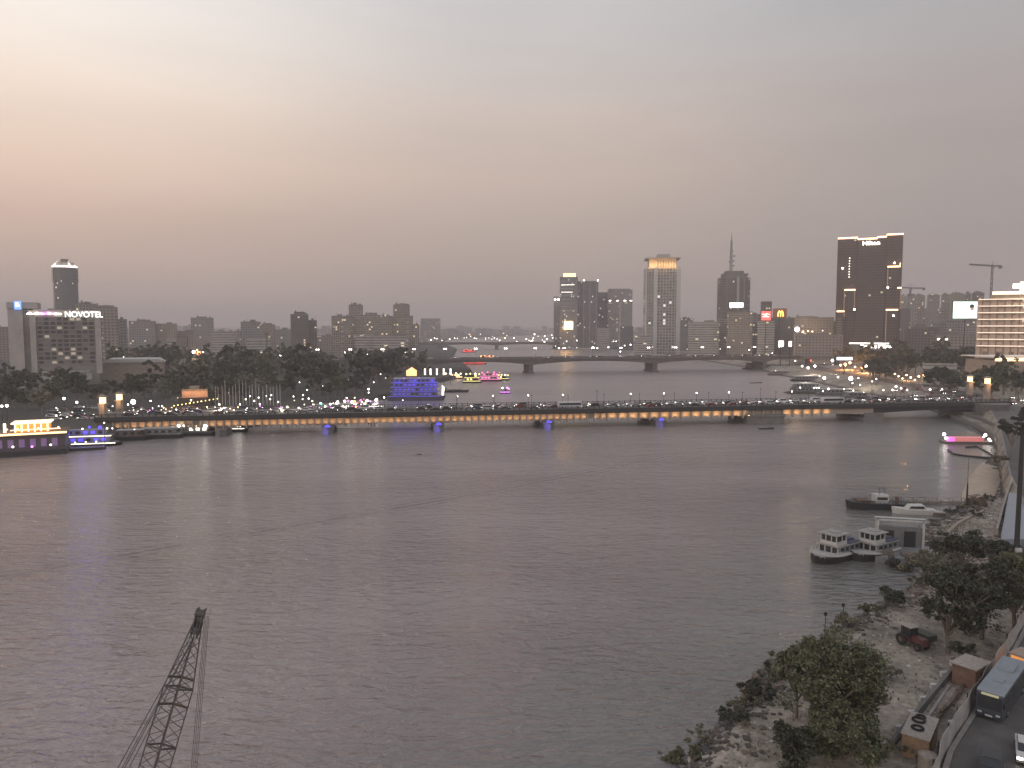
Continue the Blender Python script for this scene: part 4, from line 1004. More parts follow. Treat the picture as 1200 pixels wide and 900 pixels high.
# ------------------------------------------------------------------ cars
def car_mesh(kind, body):
    m = MB()
    if kind == 'car':
        m.profile([(-2.2, .35), (2.2, .35), (2.25, .75), (1.3, .92), (.7, 1.42), (-1.0, 1.45), (-1.7, .98), (-2.2, .92)], -.85, .85, 0)
        m.profile([(1.12, .97), (.66, 1.36), (-.98, 1.38), (-1.5, 1.0)], -.87, .87, 1)
        m.add([(1.27, -.72, .96), (1.27, .72, .96), (.76, .68, 1.40), (.76, -.68, 1.40)], [(0, 1, 2, 3)], 1)
    elif kind == 'van':
        m.profile([(-2.3, .4), (2.2, .4), (2.3, 1.0), (1.7, 1.3), (1.2, 2.0), (-2.3, 2.05)], -.95, .95, 0)
        m.profile([(1.55, 1.25), (1.1, 1.85), (-2.0, 1.85), (-2.0, 1.25)], -.97, .97, 1)
    else:
        m.profile([(-5.4, .5), (5.3, .5), (5.5, 1.2), (5.4, 3.0), (-5.4, 3.0)], -1.2, 1.2, 0)
        m.box(-5.0, 5.0, -1.22, 1.22, 1.5, 2.5, 1); m.box(5.46, 5.52, -1.0, 1.0, 1.3, 2.6, 1)
    L = {'car': 2.2, 'van': 2.3, 'bus': 5.5}[kind]; wx = {'car': 1.35, 'van': 1.4, 'bus': 3.6}[kind]; r = .33 if kind != 'bus' else .5
    for sx_ in (-wx, wx):
        for sy in (-1, 1):
            yb = .7 * sy if kind != 'bus' else 1.0 * sy
            m.cyl((sx_, yb, r), (sx_, yb + .2 * sy, r), r, r, 8, 2)
    for sy in (-.6, .6):
        m.box(L - .04, L + .04, sy - .17, sy + .17, .6, .8, 3); m.box(-L - .04, -L + .04, sy - .17, sy + .17, .7, .86, 4)
    return m.mesh(kind, [body, glass, rubber, headm, tailm])
headm = mat('headlight', (.8, .8, .8), .3, emit=(1, .92, .8), es=14); tailm = mat('taillight', (.4, .02, .02), .4, emit=(1, .05, .03), es=1.2)
cols = {'white': (.55, .55, .55), 'silver': (.32, .33, .34), 'grey': (.13, .13, .135), 'black': (.02, .02, .022), 'red': (.25, .03, .02), 'blue': (.04, .06, .14)}
carmesh = {}
for c, v in cols.items():
    pm = mat(c + '_car_paint', v, .3); carmesh[('car', c)] = car_mesh('car', pm)
    if c in ('white', 'grey', 'blue'): carmesh[('van', c)] = car_mesh('van', pm)
carmesh[('bus', 'white')] = car_mesh('bus', MATS['white_car_paint']); carmesh[('bus', 'red')] = car_mesh('bus', MATS['red_car_paint'])
def put_car(kind, c, p, rz, where, grp):
    o = bpy.data.objects.new({'car': 'car', 'van': 'minibus', 'bus': 'city_bus'}[kind], carmesh[(kind, c)]); C.objects.link(o)
    o.location = p; o.rotation_euler[2] = rz
    return tag(o, f"{c} {'minibus' if kind == 'van' else kind} {where}", {'car': 'car', 'van': 'minibus', 'bus': 'bus'}[kind], f"{c} {kind if kind != 'van' else 'minibu'}s {grp}".replace('buss', 'buses').replace('minibus ', 'minibuses '))
rc = random.Random(5)
def pick():
    c = rc.choices(list(cols), [5, 4, 4, 4, 1, 1])[0]
    k = 'van' if c in ('white', 'grey', 'blue') and rc.random() < .15 else 'car'
    if c in ('white', 'red') and rc.random() < .04: k = 'bus'
    return k, c
for lane, (o_, dr) in enumerate([(4.3, 0), (7.3, 0), (12.2, math.pi), (15.4, math.pi)]):
    s = 2 + rc.random() * 6
    while s < blen:
        k, c = pick()
        if k == 'bus': s += 5
        put_car(k, c, bp_(s, o_ + rc.uniform(-.3, .3), DK), bang + dr, 'in the slow traffic on the warm lit bridge', 'on the warm lit bridge')
        s += (10 if lane % 2 else 8) + rc.expovariate(.35) + (5 if k == 'bus' else 0)

# ------------------------------------------------------------------ second and third bridges
def haunch_bridge(name, label, P0, P1, zdeck, mid, haunch, pier_s, wd, m_, lamp_h=None, rail=True, pw=4.5):
    a = Vector(P0); b = Vector(P1); L = (b - a).length; ang = math.atan2(b.y - a.y, b.x - a.x)
    t = thing(name, label, 'bridge', a, ang)
    m = MB(); m.box(0, L, 0, wd, zdeck - 1, zdeck); obj('deck', m, asphalt, t)
    for o_ in (-.3, wd + .01):
        m = MB(); m.box(0, L, o_, o_ + .29, zdeck - 1.2, zdeck + .9); obj('parapet', m, m_, t)
    stops_ = [0] + pier_s + [L]
    for i, (s0, s1) in enumerate(zip(stops_, stops_[1:])):
        prof = [(s0 + .02, zdeck - 1.01), (s1 - .02, zdeck - 1.01)]
        for k in range(16, -1, -1):
            u = k / 16; e = 0
            if i > 0: e = max(e, max(0, 1 - u * 2.2) ** 2)
            if i < len(stops_) - 2: e = max(e, max(0, 1 - (1 - u) * 2.2) ** 2)
            prof.append((s0 + .02 + (s1 - s0 - .04) * u, zdeck - mid - (haunch - mid) * e))
        m = MB(); m.profile(prof, 1.0, wd - 1.0); obj('girder', m, m_, t)
    for s in pier_s:
        m = MB(); m.box(s - pw / 2, s + pw / 2, 2, wd - 2, -2, zdeck - haunch - .02); m.box(s - pw * .7, s + pw * .7, 0, wd, -2, 1.2); obj('pier', m, m_, t)
    return t, a, (b - a).normalized(), L, ang
m2 = mat('bridge_concrete', (.12, .108, .10), .85, noise_s=.2)
P0 = Vector((-190, 676, 0)); P1 = Vector((300, 782, 0)); L2 = (P1 - P0).length
def s2(px):
    k = (px - 600) / F; u = (P1 - P0).normalized(); return (k * P0.y - P0.x) / (u.x - k * u.y)
t2, a2, u2, L2, an2 = haunch_bridge('highway_bridge', 'dark concrete highway bridge with shallow arches behind the lit bridge', P0, P1, 14.6, 3.0, 6.4, [s2(500), s2(623), s2(769), s2(898)], 26, m2)
v2 = Vector((-u2.y, u2.x, 0))
lp3 = lamp_proto('highway_lamp', 'white double lamp post along the dark highway bridge', 'street lamp', 9.5, .6, L_white, 'lamps along dark highway bridge', 2)
bpy.context.view_layer.update(); first = True
for i in range(17):
    p = a2 + u2 * (14 + i * 29.5) + v2 * 13 + Vector((0, 0, 14.6))
    if i == 0: lp3.location = p; lp3.rotation_euler[2] = an2
    else: clone(lp3, p, an2)
for o_, dr in ((4, 0), (8, 0), (17, math.pi), (21, math.pi)):
    s = rc.random() * 10
    while s < L2 - 5:
        k, c = pick()
        if k == 'bus': k = 'car'
        put_car(k, c, a2 + u2 * s + v2 * o_ + Vector((0, 0, 14.6)), an2 + dr, 'in the traffic on the dark highway bridge', 'on the dark highway bridge'); s += 20 + rc.expovariate(.08)
# land ramp of the highway bridge
ra = a2 + u2 * L2; m = MB(); 
rp = thing('highway_ramp', 'raised concrete ramp carrying the highway inland past the trees', 'flyover', ra, R(-4))
m.box(0, 240, 0, 24, 11.6, 14.55); obj('deck', m, m2, rp)
for k in range(8):
    m = MB(); m.box(10 + k * 30, 13 + k * 30, 8, 16, -ra.z, 11.6); obj('column', m, m2, rp)
t3, a3, u3, L3, an3 = haunch_bridge('far_bridge', 'faint hazy bridge far upriver below the bank towers', (-290, 1460, 0), (310, 1560, 0), 13.5, 3.2, 6.0, [150, 265, 385, 500], 24, m2)
v3 = Vector((-u3.y, u3.x, 0))
lp4 = lamp_proto('far_lamp', 'white lamp on the faint far bridge', 'street lamp', 9, .85, L_white, 'lamps on faint far bridge', 1)
bpy.context.view_layer.update()
for i in range(15):
    p = a3 + u3 * (20 + i * 40) + Vector((0, 0, 13.5)) + v3 * 12
    if i == 0: lp4.location = p
    else: clone(lp4, p)

# ------------------------------------------------------------------ lamp dots seen on the banks
lamp_me = {}
def dot(px, py, m_=L_white, r=1.0, z=11, label=None, group=None, Ymax=1500, name='street_lamp', gz=None):
    r *= rt.uniform(.62, 1.0)
    if m_ is L_white and rt.random() < .35: m_ = L_soft
    Y = min(Ymax, (HC - z) * F / max(4, py - 383)); p = at(px, py, Y); g0 = gz if gz is not None else (3 if p.x < 0 else 5)
    if ls_(Y) < p.x < rs(Y): g0 = 0
    rr_ = max(.28, r * Y / F * .85); key = (m_.name, round(rr_, 1), round(p.z - g0))
    if key not in lamp_me:
        q = MB(); hh = round(p.z - g0); q.ball((0, 0, hh), round(rr_, 1) or .28, 0, 8, 6); q.cyl((0, 0, 0), (0, 0, hh - rr_ * .8), .14, .1, 5, 1); lamp_me[key] = q.mesh('street_lamp', [m_, steel])
    o = bpy.data.objects.new(name, lamp_me[key]); C.objects.link(o); o.location = (p.x, p.y, p.z - key[2])
    return tag(o, label, 'street lamp', group)
rl2 = random.Random(99)
W_park = [(307, 407.5), (314, 407), (322, 407), (338, 409), (353, 410), (369, 411), (365, 413), (345, 416), (353, 419), (329, 416), (379, 415), (386, 406), (393, 406), (399, 405), (396, 412), (405, 413), (420, 412), (431, 415), (276, 411), (281, 411), (289, 413), (300, 412), (299, 413.5), (184, 410)]
for i, (x, y) in enumerate(W_park): dot(x, y, L_white, 1.0 + .6 * (i % 3 == 0), 12, 'white park floodlight showing above the dark park trees', 'white lights above park trees')
for x, y in [(457, 414), (475, 413), (410, 401), (426, 387), (474, 402), (432, 377.5), (490, 398), (505, 398.5), (512, 397), (527, 397.5), (536, 396.5), (518, 399), (544, 396)]:
    dot(x, y, L_white, .8, 14, 'small white light among buildings beyond the park', 'small lights beyond the park')
for x, y, r in [(446, 438.5, 1), (408, 446, 1.4), (416, 445, .8), (438, 448, .9), (452, 443, .8), (432, 456, 1.4), (432, 460, 1), (378, 452.5, 1), (355, 463, .9), (351, 448, .9), (325, 449, .9), (318, 463, .8), (312, 464, .8), (293, 464.5, .9), (366, 470, 1.4), (298, 470, 1.4), (257, 474, 2.2), (263, 478.5, 1.6), (244, 479, 1), (274, 480.5, 1.4), (326, 471, 1.6), (337, 477, 2), (328, 479, 1.3), (350, 478, 1), (357, 478.5, 1.3), (225, 451.5, 1.2), (303, 466, .8), (288, 468, 1), (360, 457, .8), (395, 452, .8), (472, 469, 1.2), (502, 474, 1.2), (190, 476, 1), (186, 476, .8)]:
    dot(x, y, L_white, r, 9, 'white lamp by the waterside road beyond the lit bridge', 'white waterside lamps past lit bridge')
for i in range(115):
    x_ = rl2.uniform(150, 445); y_ = 486 - abs(rl2.gauss(0, 8)) - (x_ - 150) * .012
    mm_ = rl2.choice([L_white, L_white, L_soft, L_soft, L_warm, L_gold, L_mag, L_pink]); nm_ = {'white_lamp': 'white', 'soft_white_light': 'soft white', 'warm_lamp': 'warm orange', 'gold_light': 'dim gold', 'magenta_light': 'purple', 'pink_light': 'pink'}[mm_.name]
    dot(x_, y_, mm_, rl2.uniform(.5, 1.1), 7, nm_ + ' little lamp of the crowded waterside behind the lit bridge', nm_ + ' little waterside lamps')
for i in range(12): dot(204 + i * 4.6, 475.5 - i * .75, L_yel, 1.0, 7, 'yellow lamp in row along the waterside terrace', 'yellow terrace lamps')
for x, y, r in [(2, 476, 2.2), (8, 475.5, 2), (75, 467, 1.8), (90, 471.5, 1.8), (156, 471, 3.4), (150, 474, 1), (132, 476, 1), (122, 495.5, 1.4), (66, 478, 1)]:
    dot(x, y, L_white, r, 10, 'white lamp in the street before the grey hotel', 'white lamps before grey hotel')
for x, y, r in [(129, 417, 1.3), (134, 417, 1.4), (138, 418, 1.8), (143, 416.5, 2), (158, 414, 3), (164, 417, 2), (145, 419, 1.6)]:
    dot(x, y, L_flood if r > 1.7 else L_white, r, 14, 'bright floodlight of the sports ground beside grey hotel', 'sports ground floodlights')
for x, y, m_, r in [(227, 412.5, L_flood, 2.2), (233, 414, L_orange, 3), (238, 412, L_white, 1.4), (223, 414, L_white, 1.2), (231, 410.5, L_warm, 1.2)]:
    dot(x, y, m_, r, 14, 'glaring floodlight above trees by square hazy tower', 'glaring floodlights by square tower')
rl_ = random.Random(21)
for i in range(42):
    x = 545 + rl_.random() * 190; y = 391 + rl_.random() * 10 - (x - 545) * .01
    dot(x, y, rl_.choice([L_white, L_white, L_soft, L_warm]), rl_.uniform(.55, 1.0), 10, 'tiny light on the far embankment under bank towers', 'tiny lights under bank towers', Ymax=2600)
for x, y in [(624, 399), (638, 400.5), (664, 400), (676, 399), (651, 405.5), (655, 408), (676, 407.5), (695, 407), (700, 408), (713, 407), (732, 405), (739, 404), (727, 412), (719, 400), (722, 400), (756, 404), (770, 405), (775, 405), (790, 405), (808, 405), (814, 407), (827, 404.5), (831, 407.5), (846, 403.5), (866, 404.5), (844, 409), (862, 409), (878, 410), (884, 402), (905, 414)]:
    dot(x, y, L_white, .95 if x != 732 else 1.6, 14, 'white street light on the far quay below towers', 'white lights on the far quay', Ymax=1400)
for x, y, r in [(940, 429, 2.2), (947, 431, 2), (955, 429, 2.1), (966, 443, 2), (982, 442, 1.8), (997, 443.5, 3), (975.5, 422.5, 2.4), (999, 449, 1.4), (1006, 443, 1), (1027, 444, 1), (1050, 453, 2.2), (1056, 455, 1.8), (1046, 457, 1.5), (1090, 456.5, 1.6), (1063, 457, 1), (932, 423, 1), (921, 420, .9), (1022, 447, 1), (1008, 451, .8), (1121, 440.5, 1.4), (956, 397.5, 1.2), (968, 397, 1), (946, 404, 2.2), (942, 405, 1.4), (972, 400, 1), (1026, 420, 1), (1086, 410, 1.1), (1109, 417.5, 1)]:
    dot(x, y, L_white, r, 10, 'white lamp on the busy quay past lit bridge', 'white lamps on the busy quay')
for x, y, r in [(990, 427, 2.4), (996, 425, 2), (985, 428, 1.4), (1010, 431, 2.2), (1015, 429.5, 3), (1020, 432, 2.4), (1026, 433, 1.6), (1002, 430, 1.2)] + [(1048 + i * 4.8, 438 + (i % 3) * 2.3 + i * .5, 1.5) for i in range(12)]:
    dot(x, y, L_warm if r < 2.2 else L_flood if r == 3 else L_orange, r, 10, 'orange lamp glowing on the busy quay square', 'orange lamps of the quay square')
dot(950, 422.5, L_red, 1.5, 10, 'single red light above the moored restaurant boats')
for x, y, m_, r in [(934, 386, L_flood, 3.2), (941, 389, L_warm, 1.4), (947, 388, L_warm, 1.2), (952, 388.5, L_gold, 1.4), (964, 387.5, L_soft, 1)]:
    dot(x, y, m_, r, 24, 'glaring roof floodlight by the cream hall', 'roof floodlights by cream hall', Ymax=930)
for x, y in [(650.5, 351), (654.5, 351)]:
    p = at(x, y, 1550); q = MB(); q.ball((0, 0, 0), 2.0); q.cyl((0, 0, -6), (0, 0, -1), .3, n=4, mi=1)
    tag(obj('beacon', q, [L_white, steel], None, p), 'white beacon on top of the slim hazy tower', 'beacon', 'twin beacons')
dot(1166, 443, L_white, 1.6, 13, 'small white lamp right beside the quay pylon')
for px, py, Y, z, e, c in [(992, 427, 700, 9, 26000, (1, .42, .12)), (1016, 431, 650, 9, 34000, (1, .42, .12)), (1060, 440, 560, 9, 5000, (1, .45, .15)), (1085, 442, 540, 9, 5000, (1, .45, .15)), (934, 386, 925, 30, 20000, (1, .66, .34)), (231, 412, 1000, 12, 30000, (1, .6, .25)), (661, 385, 1470, 40, 25000, (1, .5, .15)), (262, 476, 330, 9, 3500, (1, .9, .7)), (333, 478, 330, 9, 3000, (1, .9, .7)), (210, 474, 330, 6, 2500, (1, .8, .4)), (996, 444, 520, 9, 8000, (1, .9, .7)), (945, 431, 640, 9, 9000, (1, .9, .75))]:
    p = at(px, py, Y); l = bpy.data.lights.new('street_light', 'POINT'); l.energy = e; l.color = c; l.shadow_soft_size = .5
    o = bpy.data.objects.new('street_light', l); C.objects.link(o); o.location = (p.x, Y - 3, max(p.z, 6))
# illuminated advertising totems
for px0, px1, a_, b_, lab in [(912, 918.5, 399, 406.5, 'larger glowing white totem sign at the quay end of highway bridge'), (924, 928, 399.5, 406.5, 'smaller glowing white totem sign beside the larger one')]:
    screen(px0, px1, a_, b_, 770, mat('totem_white', (.9, .85, .8), .4, emit=(1, .9, .8), es=2.5), lab, name='totem_sign', gz=5)
screen(980, 999.5, 418, 422.5, 640, mat('canopy_light', (.8, .85, .9), .4, emit=(.75, .85, 1), es=1.1), 'long pale blue lit canopy above orange quay lamps', name='lit_canopy', gz=5)

# ------------------------------------------------------------------ vehicles on the banks
def scatter_cars(n, pxa, pxb, pya, pyb, z, rz, where, grp, slope=0):
    placed = []
    for i in range(n):
        for _ in range(20):
            px = rc.uniform(pxa, pxb); py = rc.uniform(pya, pyb) + slope * (px - pxa); p = gr(px, py, z)
            if all((p - q).length > 5 for q in placed): break
        else: continue
        placed.append(p); k, c = pick()
        put_car('car' if k == 'bus' else k, c, p, rz + rc.choice([0, math.pi]) + rc.uniform(-.1, .1), where, grp)
scatter_cars(24, 60, 130, 478, 493, 3.15, .2, 'queueing on the street before grey hotel', 'before the grey hotel')
scatter_cars(34, 160, 330, 479, 488, 3.15, .15, 'parked at waterside behind the lit bridge', 'parked at the waterside')
scatter_cars(22, 1040, 1125, 452, 466, 5.04, 1.3, 'on the busy quay square beyond the bridge', 'on the quay square')
scatter_cars(10, 1165, 1200, 466, 480, 5.04, 1.3, 'on the road beside the quay pylons', 'beside the quay pylons')
scatter_cars(14, 960, 1040, 425, 440, 5.04, 1.2, 'among the orange quay lamps', 'among orange quay lamps')

# ------------------------------------------------------------------ boats kit
def hull(m, L, Wd, H, z=0, bow=.25, mi=0, stern=.8, sheer=.5):
    n = 10; top = []; bot = []
    for sgn in (1, -1):
        pts = []
        for i in range(n + 1):
            u = i / n; x = -L / 2 + L * u
            wv = Wd / 2 * (1 if u < 1 - bow else math.sqrt(max(0, 1 - ((u - 1 + bow) / bow) ** 2)))
            if u < .1: wv *= stern + (1 - stern) * u / .1
            pts.append((x, sgn * wv, H + sheer * max(0, (u - .5) * 2) ** 2))
        top.append(pts)
    t0 = top[0] + top[1][::-1][1:]
    k = len(t0)
    low = [(x * .93, y * .78, -.5) for x, y, zz in t0]
    m.add([(x, y, zz + z) for x, y, zz in t0] + [(x, y, zz + z) for x, y, zz in low], [tuple(range(k))[::-1]] + [(i, (i + 1) % k, k + (i + 1) % k, k + i) for i in range(k)], mi)
def launch(loc, rz, label, s=1.0):
    t = thing('river_launch', label, 'boat', loc, rz, None); t.scale = (s, s, s)
    m = MB(); hull(m, 12.5, 5.8, 1.25, bow=.4, sheer=.7); obj('hull', m, hullblk, t)
    m = MB(); hull(m, 12.65, 5.95, .16, z=1.2, bow=.4, sheer=.7); obj('rubbing_strake', m, offwhite, t)
    m = MB(); m.box(-5.4, 1.6, -2.1, 2.1, 1.42, 2.9); ca = obj('lower_cabin', m, grey, t)
    for y in (-2.13, 2.13):
        for x in (-4.4, -2.8, -1.2, .4):
            q = MB(); q.box(x - .5, x + .5, y - .012, y + .012, 1.9, 2.6); obj('window', q, glass, ca)
    for y in (-1.5, -.1, 1.25):
        q = MB(); q.box(1.6, 1.66, y - .45, y + .45, 1.5, 2.6); obj('doorway', q, hullblk, ca)
    for y in (-2.0, -.8, .62, 1.95):
        q = MB(); q.box(1.6, 1.72, y - .1, y + .1, 1.42, 2.9); obj('door_post', q, white, ca)
    m = MB(); m.box(-5.6, 2.3, -2.4, 2.4, 2.92, 3.06); obj('upper_deck', m, MATS.get('faded_roof') or mat('faded_roof', (.30, .28, .26), .7, noise_s=1), t)
    m = MB(); m.box(-1.6, 1.8, -1.75, 1.75, 3.07, 3.75); m.box(-1.6, -1.4, -1.75, 1.75, 3.751, 5.0)
    for y in (-1.65, -.6, .6, 1.65): m.box(1.66, 1.8, y - .1, y + .1, 3.751, 5.0)
    for y in (-1.7, 1.7):
        m.box(-.1, .1, y - .05, y + .05, 3.751, 5.0)
    wh = obj('wheelhouse', m, white, t)
    m = MB(); m.box(-1.38, 1.6, -1.5, 1.5, 3.76, 4.95); obj('window', m, glass, wh)
    m = MB(); m.box(-2.2, 2.3, -2.1, 2.1, 5.02, 5.16); m.box(-1.2, .4, -1.0, 1.0, 5.16, 5.34); obj('canopy', m, MATS['faded_roof'], t)
    m = MB(); m.box(-5.3, -1.9, -2.2, 2.2, 3.07, 3.3); m.box(-4.8, -3, -1.4, 1.2, 3.3, 3.7); obj('tarpaulin', m, mat('blue_tarp', (.08, .09, .13), .8, noise_s=1) if 'blue_tarp' not in MATS else MATS['blue_tarp'], t)
    for sy in (-1, 1):
        m = MB(); pts = []
        for i in range(9):
            u = .6 + i * .046; x = -6.25 + 12.5 * u
            wv = 2.75 * (1 if u < .6 else math.sqrt(max(.02, 1 - ((u - .6) / .4) ** 2))); pts.append((x, sy * wv, 2.2)); m.cyl((x, sy * wv, 1.3), (x, sy * wv, 2.2), .05, n=4)
        m.tube(pts, .05, 4); obj('bow_rail', m, white, t)
    for x in (-4, -1, 2):
        m = MB(); m.cyl((x, -3.0, .9), (x, -3.25, .9), .38, .38, 10); obj('fender', m, rubber, t)
    return t
def bpx(px, py, z=0): return gr(px, py, z)
p = bpx(966, 660); launch((p.x + 3.0, p.y + 3.0, 0), R(-146), 'white and black river launch, the outer of the moored pair')
p = bpx(1009, 659); launch((p.x + 4.0, p.y + 4.0, 0), R(-149), 'white and black river launch moored between its twin and the shore', .97)
# pontoon with portal frame
p = bpx(1056, 664); t = thing('work_pontoon', 'grey work pontoon with an open white portal frame', 'pontoon', (p.x + 3.4, p.y + 6, 0), R(-14))
m = MB(); m.box(-6, 6, -5, 5, -.5, 1.1); obj('hull', m, grey, t)
m = MB(); 
for x in (-4, 4.4):
    for y in (3.2, 4.4): m.box(x - .2, x + .2, y - .2, y + .2, 1.1, 6.6)
m.box(-4.4, 4.8, 3.0, 3.3, 6.3, 6.6); m.box(-4.4, 4.8, 4.3, 4.6, 6.3, 6.6); m.box(-4.4, 4.8, 3.31, 4.29, 6.75, 6.85); obj('portal_frame', m, offwhite, t)
m = MB(); m.box(-3.8, 4.2, 3.4, 4.2, 1.1, 5.0); obj('cabin', m, mat('pontoon_wall', (.15, .145, .14), .8, noise_s=1.2), t)
for x in (-2.0, 2.0):
    m = MB(); m.box(x - 1.05, x + 1.05, 3.3, 3.39, 1.15, 4.3); obj('door', m, hullblk, t)
m = MB(); m.box(-5.6, -2.4, -3.6, 1, 1.1, 1.9); m.box(-1, 2, -4, -2, 1.1, 1.7); obj('deck_crates', m, wood, t)
# barge row
p = bpx(1031, 598); t = thing('dredging_barge', 'long dark barge with small white wheelhouse at the jetty head', 'barge', (p.x, p.y + 2, 0), R(176))
m = MB(); hull(m, 15, 5, 1.6, bow=.2); obj('hull', m, hullblk, t)
m = MB(); m.box(-2.5, .6, -1.4, 1.4, 1.62, 3.6); wh = obj('wheelhouse', m, offwhite, t)
m = MB(); m.box(-2.2, .3, 1.4, 1.43, 2.4, 3.1); obj('window', m, glass, wh)
m = MB(); m.box(-7, 5, 2.3, 2.4, 2.2, 2.3)
for x in range(-7, 6): m.cyl((x, 2.35, 1.5), (x, 2.35, 2.3), .05, n=4); m.cyl((x, -2.35, 1.5), (x, -2.35, 2.3), .05, n=4)
for x, y in ((-2, 0), (-.5, .8), (-1.2, -1)): m.cyl((x, y, 3.6), (x + .2, y, 5.3), .07, n=4)
m.cyl((-2.6, 0, 5.0), (.6, 0, 5.1), .05, n=4); obj('railing', m, steel, t)
m = MB(); m.box(2, 5, -1.6, 1.6, 1.6, 2.3); m.cyl((-5, 0, 1.6), (-5, 0, 3), .5); obj('deck_gear', m, rust, t)
p = bpx(1075, 604); t = thing('motor_boat', 'low cream motor boat moored behind the dark barge', 'boat', (p.x, p.y + 2, 0), R(172))
m = MB(); hull(m, 10, 3.4, 1.1, bow=.45); obj('hull', m, white, t)
m = MB(); m.profile([(-2.6, 1.1), (1.8, 1.1), (.9, 2.1), (-2.2, 2.2)], -1.2, 1.2); cb = obj('cabin', m, white, t)
m = MB(); m.profile([(-2.2, 1.4), (1.3, 1.4), (.8, 1.95), (-2.0, 2.0)], -1.22, 1.22); obj('window', m, glass, cb)
for i, (px, py, lab) in enumerate([(1112, 606, 'small dark open boat beside the cream motor boat'), (1132, 606, 'small dark open boat nearest the mud bank')]):
    p = bpx(px, py); t = thing('rowing_boat', lab, 'boat', (p.x, p.y + 1.5, 0), R(175 - i * 9))
    m = MB(); hull(m, 6.5, 2.1, .8, bow=.5); obj('hull', m, wood, t)
    m = MB(); hull(m, 6.6, 2.2, .12, z=.74, bow=.5); obj('gunwale', m, offwhite, t)
    m = MB(); m.box(-1.6, -1.2, -.9, .9, .82, .95); m.box(.8, 1.2, -.9, .9, .82, .95); obj('thwart', m, wood, t)
p0 = gr(1000, 596); p1 = gr(1150, 600)
t = thing('floating_jetty', 'narrow timber jetty behind the dark barge and small boats', 'jetty', (p0.x + 6, p0.y + 6, 0), math.atan2(p1.y - p0.y + 2, p1.x - p0.x - 6))
m = MB(); m.box(0, 30, -.9, .9, .35, .6); obj('walkway', m, wood, t)
m = MB()
for x in range(0, 31, 3): m.cyl((x, -.8, -1), (x, -.8, 1.5), .12, n=5); m.cyl((x, .8, -1), (x, .8, 1.5), .12, n=5)
m.box(0, 30, .78, .86, 1.35, 1.45); obj('piles', m, wood, t)
p = bpx(1146, 601); t = thing('rusty_winch', 'rusty round winch drum standing at the shore end of jetty', 'winch', (p.x, p.y, .5), R(10))
m = MB(); m.cyl((-.8, 0, 1.6), (.8, 0, 1.6), 1.1, 1.1, 14); m.cyl((-.95, 0, 1.6), (-.8, 0, 1.6), 1.8, 1.8, 14); m.cyl((.8, 0, 1.6), (.95, 0, 1.6), 1.8, 1.8, 14); obj('drum', m, rust, t)
m = MB(); m.box(-2.2, 2.2, -1.6, 1.6, -.5, .2); m.cyl((-1.5, 0, 0), (-1.1, 0, 1.6), .15); m.cyl((1.5, 0, 0), (1.1, 0, 1.6), .15); m.cyl((-2, 0, .2), (1.8, 0, 4.3), .1); m.cyl((2, .8, .2), (1.8, 0, 4.3), .1); obj('frame', m, rust, t)
pm = at(1135.5, 534, bpx(1135, 600).y + 1); t = thing('boat_mast', 'thin dark mast standing up from the jetty boats', 'mast', (pm.x, pm.y, 0))
m = MB(); m.cyl((0, 0, 0), (0, 0, 6), .2, .16, 6); m.cyl((0, 0, 6), (0, 0, pm.z), .1, .05, 5); obj('pole', m, steel, t)
m = MB(); m.cyl((0, 0, 2.6), (0, 0, 6.8), .26, .18, 6); obj('furled_sail', m, hullblk, t)

